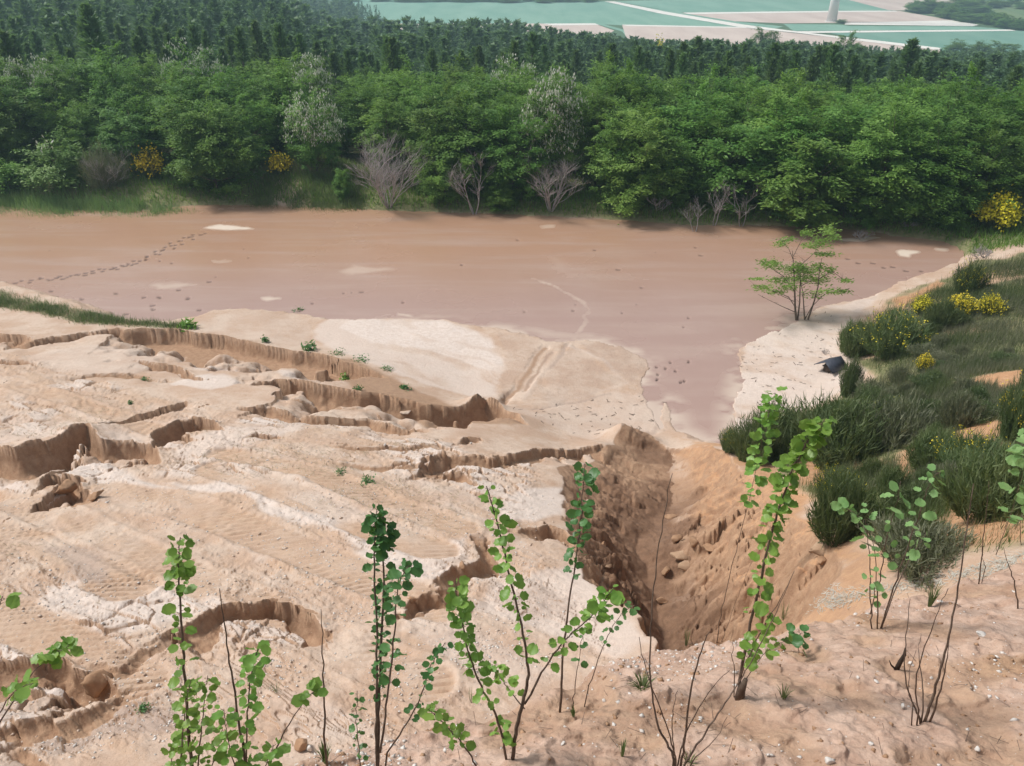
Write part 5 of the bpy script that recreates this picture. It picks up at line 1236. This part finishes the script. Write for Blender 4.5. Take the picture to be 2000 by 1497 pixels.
sapling(1960, 1080, [("1945,1085 1965,1030 1985,975 1998,925 2010,880", .005, [(.3, .4, 2), (.55, 1, 20, 1.0)]), ("1990,1085 1995,1010 2003,940 2000,830", .005, [(.2, .5, 8), (.8, 1, 8)])], 'leafy shoot cut by the right edge of the picture', M_SAPPALE, 29, lsize=.055)
sapling(1985, 1190, [("1990,1190 1980,1130 1965,1095 1960,1070", .005, [])], 'short dark bare twig on the near bank at the right edge', seed=30, name='bare_rod')
sapling(-60, 1540, [("-60,1540 -20,1440 0,1385 30,1345 65,1335", .004, [(.62, 1, 14, 1.1)]), ("-55,1500 20,1380 65,1310 90,1290 135,1262", .004, [(.72, 1, 20, 1.1)]), ("-60,1540 -30,1300 -5,1200 5,1165", .004, [(.85, 1, 5)])], 'leafy shoot reaching in from the lower left edge', seed=31)

# ------------------------------------------------------------------ grass tufts, stones, clods, litter
for i, (px, py, wp, hp, n_, lab) in enumerate(((1255, 1345, 70, 26, 70, 'spreading green grass tuft on the near bank left of the bare bush'), (1340, 1262, 26, 50, 30, 'grass tuft at the lip of the gully'), (1530, 1210, 36, 44, 34, 'grass tuft behind the leafy saplings on the bank crest'), (636, 1490, 34, 60, 24, 'grass tuft at the foot of the single bare rod'), (1215, 1478, 26, 46, 12, 'thin grass tuft at the bottom edge'),
      (1530, 1365, 40, 34, 14, 'sparse grass tuft right of the leaning sapling'), (920, 1372, 16, 46, 12, 'thin grass blades behind the many-branched sapling'), (1815, 1185, 34, 66, 40, 'upright grass tuft behind the bare grey-rodded bush'), (1120, 1400, 20, 30, 10, 'tiny grass tuft by the small thin sapling'), (540, 1350, 40, 22, 16, 'dry grass wisp on the lower slope'), (1345, 1500, 40, 26, 16, 'grass at the foot of the bare many-rodded bush'))):
    p = G(px, min(py, 1492)); depth = p.y*math.cos(PITCH)-p.z*math.sin(PITCH); w = wp*depth/FPX; h = hp*depth/FPX*1.15; r = np.random.default_rng(800+i); a = r.uniform(0, 6.28, n_)
    V = []; F_ = []
    for k in range(n_):
        b = np.array([math.cos(a[k]), math.sin(a[k]), 0])*w*.08; l = r.uniform(.3, 1); o_ = np.array([math.cos(a[k]), math.sin(a[k]), 0])*w*.5*l; s_ = np.array([-math.sin(a[k]), math.cos(a[k]), 0])*.0028; hh = h*r.uniform(.5, 1.1)*(1.1-.4*l)
        j = len(V); V += [b-s_, b+s_, b+o_*.4+[0, 0, hh*.65]+s_*.8, b+o_*.4+[0, 0, hh*.65]-s_*.8, b+o_+[0, 0, hh]]; F_.append((j, j+1, j+2, j+3))
    T_ = [(k*5+3, k*5+2, k*5+4) for k in range(n_)]
    o = link('grass_tuft', np_mesh('grass_tuft', V, F_, T_, [M_GRASS], {'tint': r.random(len(V))}), None, p); tag(o, lab, 'grass tuft')
ICO = None
def rock_arrays(seed, sub=2):
    import bmesh
    bm = bmesh.new(); bmesh.ops.create_icosphere(bm, subdivisions=sub, radius=1); V = np.array([v.co for v in bm.verts]); F_ = np.array([[v.index for v in f.verts] for f in bm.faces]); bm.free()
    r = np.random.default_rng(seed); D = unit(r.normal(size=(11, 3))); off_ = r.uniform(.35, .8, 11)
    for d, o_ in zip(D, off_):
        s_ = V@d; V = V-np.where(s_ > o_, s_-o_, 0)[:, None]*d*.97
    return V*(1+.05*r.normal(size=(len(V), 1))), F_
def rock(name, px, py, wp, hp, label, cat, m, seed, sink=.3, sub=2, flat=1.0):
    p = G(px, py); depth = p.y*math.cos(PITCH)-p.z*math.sin(PITCH); V, F_ = rock_arrays(seed, sub); w = wp*depth/FPX/2; h = hp*depth/FPX/2
    V = V*[w, w*.8*flat, h]; V[:, 2] += h*(1-sink)
    o = link(name, np_mesh(name, V, None, F_, [m], smooth=False), None, p); o.rotation_euler = (0, 0, seed*1.3); tag(o, label, cat)
M_SLAB = plain('brown_sand_slab', (.36, .235, .15), (.47, .33, .225), 6, .95, .02)
def slab(name, px, py, wp, hp, label, cat, m, seed, *_):
    p = G(px, py); depth = p.y*math.cos(PITCH)-p.z*math.sin(PITCH); r = np.random.default_rng(seed); w = wp*depth/FPX/2; th = max(.03, hp*depth/FPX*.22); n_ = 11
    a = np.sort(r.uniform(0, 6.283, n_)); q = r.uniform(.7, 1.1, n_); top = np.c_[np.cos(a)*q*w, np.sin(a)*q*w*.75, th+.012*r.normal(size=n_)]; mid = top*[1.04, 1.04, .5]; bot = top*[.85, .85, -.3]
    V = np.r_[top, mid, bot, [[0, 0, th*1.1]]]; Q_ = [(k*n_+j, (k+1)*n_+j, (k+1)*n_+(j+1) % n_, k*n_+(j+1) % n_) for k in range(2) for j in range(n_)]; T_ = [(j, (j+1) % n_, 3*n_) for j in range(n_)]
    o = link(name, np_mesh(name, V, Q_, T_, [m], smooth=False), None, p); o.rotation_euler = (r.uniform(.1, .4), r.uniform(-.3, .3), 0); tag(o, label, cat)
for i, (px, py, wp, hp, lab) in enumerate(((1762, 1382, 17, 17, 'white angular flint beside the foot of the bare grey-rodded bush'), (1620, 1490, 26, 16, 'largest pale flint at the bottom edge, right of the bare bush'), (1914, 1242, 26, 13, 'flat grey-white flint high on the near bank at the right'), (1713, 1334, 14, 8, 'pale flint left of the blackened stub'), (1500, 1478, 9, 9, 'small pale flint near the bottom edge right of the bare bush'),
     (1700, 1455, 14, 9, 'white flint low on the near bank below the bare grey-rodded bush'), (1908, 1465, 18, 9, 'flat pale flint near the lower right corner'), (1818, 1325, 11, 6, 'white flint chip between the rods of the grey bush'), (607, 1468, 16, 20, 'upright whitish flint left of the single bare rod'), (1100, 1455, 14, 9, 'white flint at the bottom right of the many-branched sapling'),
     (1180, 1370, 12, 10, 'pale flint among the gravel left of the green grass tuft'), (1670, 1132 + 70, 12, 7, 'small pale flint by the hazel clump'), (752, 872, 9, 7, 'white stone on the upper slope'), (920, 868, 8, 7, 'white stone beside a small hollow on the upper slope'), (310, 1342, 11, 10, 'white flint on the lower slope right of the sand clod'), (1675, 1325, 12, 8, 'white flint on the near bank above the low sprout'))):
    rock('flint_stone', px, py, wp, hp, lab, 'stone', M_STONE, 900+i)
for i, (px, py, wp, hp, m, lab) in enumerate(((200, 1352, 66, 62, M_CLOD, 'big brown block of moist sand fallen in the crack at the lower left'), (590, 1462, 44, 30, M_CLOD, 'brown sand clod near the single bare rod'), (135, 965, 60, 44, M_CLOD, 'brown sand block fallen below the large scarp on the left'), (190, 972, 34, 22, M_CLOD, 'small brown clod right of the fallen sand block'),
     (1330, 1085, 42, 30, M_SLAB, 'broken crust slab on the right wall of the gully'), (1322, 1060, 30, 20, M_CLOD, 'brown clod above the broken crust slab in the gully'), (1352, 1062, 34, 18, M_CLOD, 'flat sand slab beside the broken crust slab in the gully'), (1185, 1108, 20, 14, M_SLAB, 'brown crust piece lodged on the left wall of the gully'), (1178, 1065, 20, 12, M_CLOD, 'crust piece higher on the left wall of the gully'), (1345, 1108, 46, 24, M_SLAB, 'lower of two broken crust slabs on the right wall of the gully'), (1300, 1120, 26, 20, M_CLOD, 'brown clod at the bottom of the gully below the crust slabs'), (1385, 1075, 30, 16, M_CLOD, 'brown clod high on the right wall of the gully'), (1290, 1178, 34, 24, M_CLOD, 'dark clod deep in the near end of the gully'), (1150, 985, 26, 14, M_CRUST, 'pale crust piece just under the left rim of the gully'), (1310, 1012, 30, 14, M_CLOD, 'dark wet clod at the bend of the gully'),
     (352, 736, 14, 8, M_CRUST, 'loose pale crust block under the upper break'), (795, 805, 26, 8, M_CRUST, 'loose pale slab lying on the second scarp'), (1610, 1075, 60, 26, M_SLAB, 'tilted brown crust slab at the right rim of the gully'), (905, 1110, 24, 16, M_CLOD, 'grey clod in the crack above the many-branched sapling'), (805, 1175, 22, 16, M_CLOD, 'clod in the crack right of the dark three-stemmed sapling'), (1605, 1100, 30, 22, M_CLOD, 'brown clod below the tilted slab at the gully rim'))):
    (slab if m in (M_CRUST, M_SLAB) else rock)('sand_clod', px, py, wp, hp, lab, 'clod', m, 950+i, .35, 3)
# blackened stub and roots
p = G(1750, 1308); mb = MB(); mb.tube([(0, 0, -.02), (.008, 0, .05), (.018, 0, .10), (.012, 0, .14)], [.012, .011, .008, .004], 7); mb.tube([(0, 0, .0), (-.03, 0, .03), (-.045, 0, .06)], [.006, .004, .002], 5); o = link('stub', mb.mesh('stub', [plain('charred_wood', (.03, .02, .015), (.06, .045, .035))]), None, p); tag(o, 'short blackened stub sticking out of the near bank', 'stub')
p = G(1445, 1362); mb = MB(); mb.tube([(0, 0, -.02), (0, .0, .05), (.01, 0, .11)], [.022, .018, .010], 8); o = link('stump', mb.mesh('stump', [M_STEM]), None, p); tag(o, 'brown stump at the foot of the tall bright leafy sapling', 'stump')
# gravel
def gravel(XY, smin, smax, seed, name, label, m):
    r = np.random.default_rng(seed); n_ = len(XY); z = z_ground(XY[:, 0], XY[:, 1]); s = smin*(smax/smin)**(r.random(n_)**2.2)
    B = np.array([[1, 0, 0], [-1, 0, 0], [0, 1, 0], [0, -1, 0], [0, 0, 1], [0, 0, -1.]]); Fo = np.array([[0, 2, 4], [2, 1, 4], [1, 3, 4], [3, 0, 4], [2, 0, 5], [1, 2, 5], [3, 1, 5], [0, 3, 5]])
    V = B[None]*(1+.35*r.normal(size=(n_, 6, 1)))*np.stack([s, s*(.6+.3*r.random(n_)), s*.5], -1)[:, None]; a = r.uniform(0, 6.28, n_); c_, s2 = np.cos(a)[:, None], np.sin(a)[:, None]
    V = np.stack([V[..., 0]*c_-V[..., 1]*s2, V[..., 0]*s2+V[..., 1]*c_, V[..., 2]], -1)+np.c_[XY, z+s*.15][:, None]
    o = link(name, np_mesh(name, V.reshape(-1, 3), None, (Fo[None]+(np.arange(n_)*6)[:, None, None]).reshape(-1, 3), [m], smooth=False)); tag(o, label, 'gravel', kind='stuff')
clus = sstep(-.25, .45, fbm(GX*1.3, GY*1.3, 3, 150))
nearm = M['near']*np.where(sl < .1, 1, 0)
gravel(sample_mask(nearm*(.15+clus), 8500, 21), .0028, .017, 22, 'gravel', 'small white flint gravel strewn over the near bank', M_STONE)
gravel(sample_mask(nearm*(.3+clus), 4200, 25), .004, .018, 26, 'crumbs', 'brown sand crumbs strewn over the near bank', M_CLOD)
gravel(sample_mask(sz*(1-M['near'])*(.2+clus)*np.where(M['fresh'] < .5, 1, 0)*sstep(24, 12, rg), 8500, 23), .006, .028, 24, 'slope_gravel', 'white flint gravel strewn over the cracked sand slope', M_STONE)
gravel(sample_mask(sz*(1-M['near'])*(.2+clus), 3000, 27), .008, .04, 28, 'slope_crumbs', 'sandy crumbs strewn over the cracked slope', M_CRUST)
# dry matted litter along the crest of the near bank, dead straw on the slope
def straw(XY, L0, wd, seed, name, label, m, up=.25):
    r = np.random.default_rng(seed); n_ = len(XY); z = z_ground(XY[:, 0], XY[:, 1])+.01; a = r.uniform(0, 6.28, n_); d = unit(np.c_[np.cos(a), np.sin(a)*.6, up*r.normal(size=n_)]); L = L0*(.4+r.random(n_)); w_ = unit(np.cross(d, [0, 0, 1.]))*wd
    c_ = np.c_[XY, z+.6*L*np.abs(d[:, 2])]; V = np.stack([c_-d*L[:, None]-w_, c_-d*L[:, None]+w_, c_+d*L[:, None]+w_, c_+d*L[:, None]-w_], 1).reshape(-1, 3)
    o = link(name, np_mesh(name, V, np.arange(n_*4).reshape(-1, 4), None, [m], {'tint': np.repeat(r.random(n_), 4)})); tag(o, label, 'litter', kind='stuff')
LIT = W("1590,1165 1640,1150 1700,1150 1800,1128 1900,1108 2010,1075 2010,1100 1900,1130 1800,1152 1700,1168 1640,1192 1600,1200", z_ground)
straw(sample_mask(sstep(-.05, .12, sdf(GX, GY, LIT)), 1500, 31), .045, .0035, 32, 'dry_litter', 'grey matted dead grass along the crest of the near bank', M_LITTER, .2)
straw(sample_mask(sz*(1-M['near'])*sstep(.0, .35, fbm(GX*.45, GY*.45, 3, 160))*sstep(11, 15, rg), 2400, 33), .045, .004, 34, 'dead_straw', 'dead straw bits on the upper sand slope', M_GRASSDRY, .5)
beach = sstep(-.2, .3, sdf(GX, GY, W("1446,676 1545,632 1640,592 1650,645 1640,685 1690,700 1690,740 1560,805 1440,850 1420,800 1440,730")))+sstep(-.2, .3, sdf(GX, GY, W("1000,800 1100,780 1250,775 1290,800 1285,850 1230,852 1150,862 1060,830")))
straw(sample_mask(beach, 170, 37), .07, .012, 38, 'beach_twigs', 'dark twig bits lying on the pale sand beaches', M_STEM, .15)
straw(sample_mask(M['near'], 900, 35), .03, .0012, 36, 'twig_litter', 'thin dead twigs lying on the near bank', M_STEM, .2)

# ------------------------------------------------------------------ hazy air over the far country
hb = boxm('haze', 0, 0, 0, 1, 1, 1, None) if False else None
V = [(a, b, c_) for a in (-900, 900) for b in (-6, 1500) for c_ in (-41, 60)]
me = np_mesh('haze', V, [(0, 1, 3, 2), (4, 6, 7, 5), (0, 4, 5, 1), (2, 3, 7, 6), (0, 2, 6, 4), (1, 5, 7, 3)], None, [], smooth=False)
m = bpy.data.materials.new('hazy_air'); m.use_nodes = True; t = m.node_tree; t.nodes.clear(); out = t.nodes.new('ShaderNodeOutputMaterial'); pv = t.nodes.new('ShaderNodeVolumePrincipled')
pv.inputs['Color'].default_value = (.58, .86, 1.0, 1); pv.inputs['Density'].default_value = .0008; pv.inputs['Anisotropy'].default_value = .2
t.links.new(pv.outputs[0], out.inputs['Volume']); me.materials.append(m)
tag(link('haze', me), 'thin blue haze over the far plantation and fields', 'haze', kind='stuff')
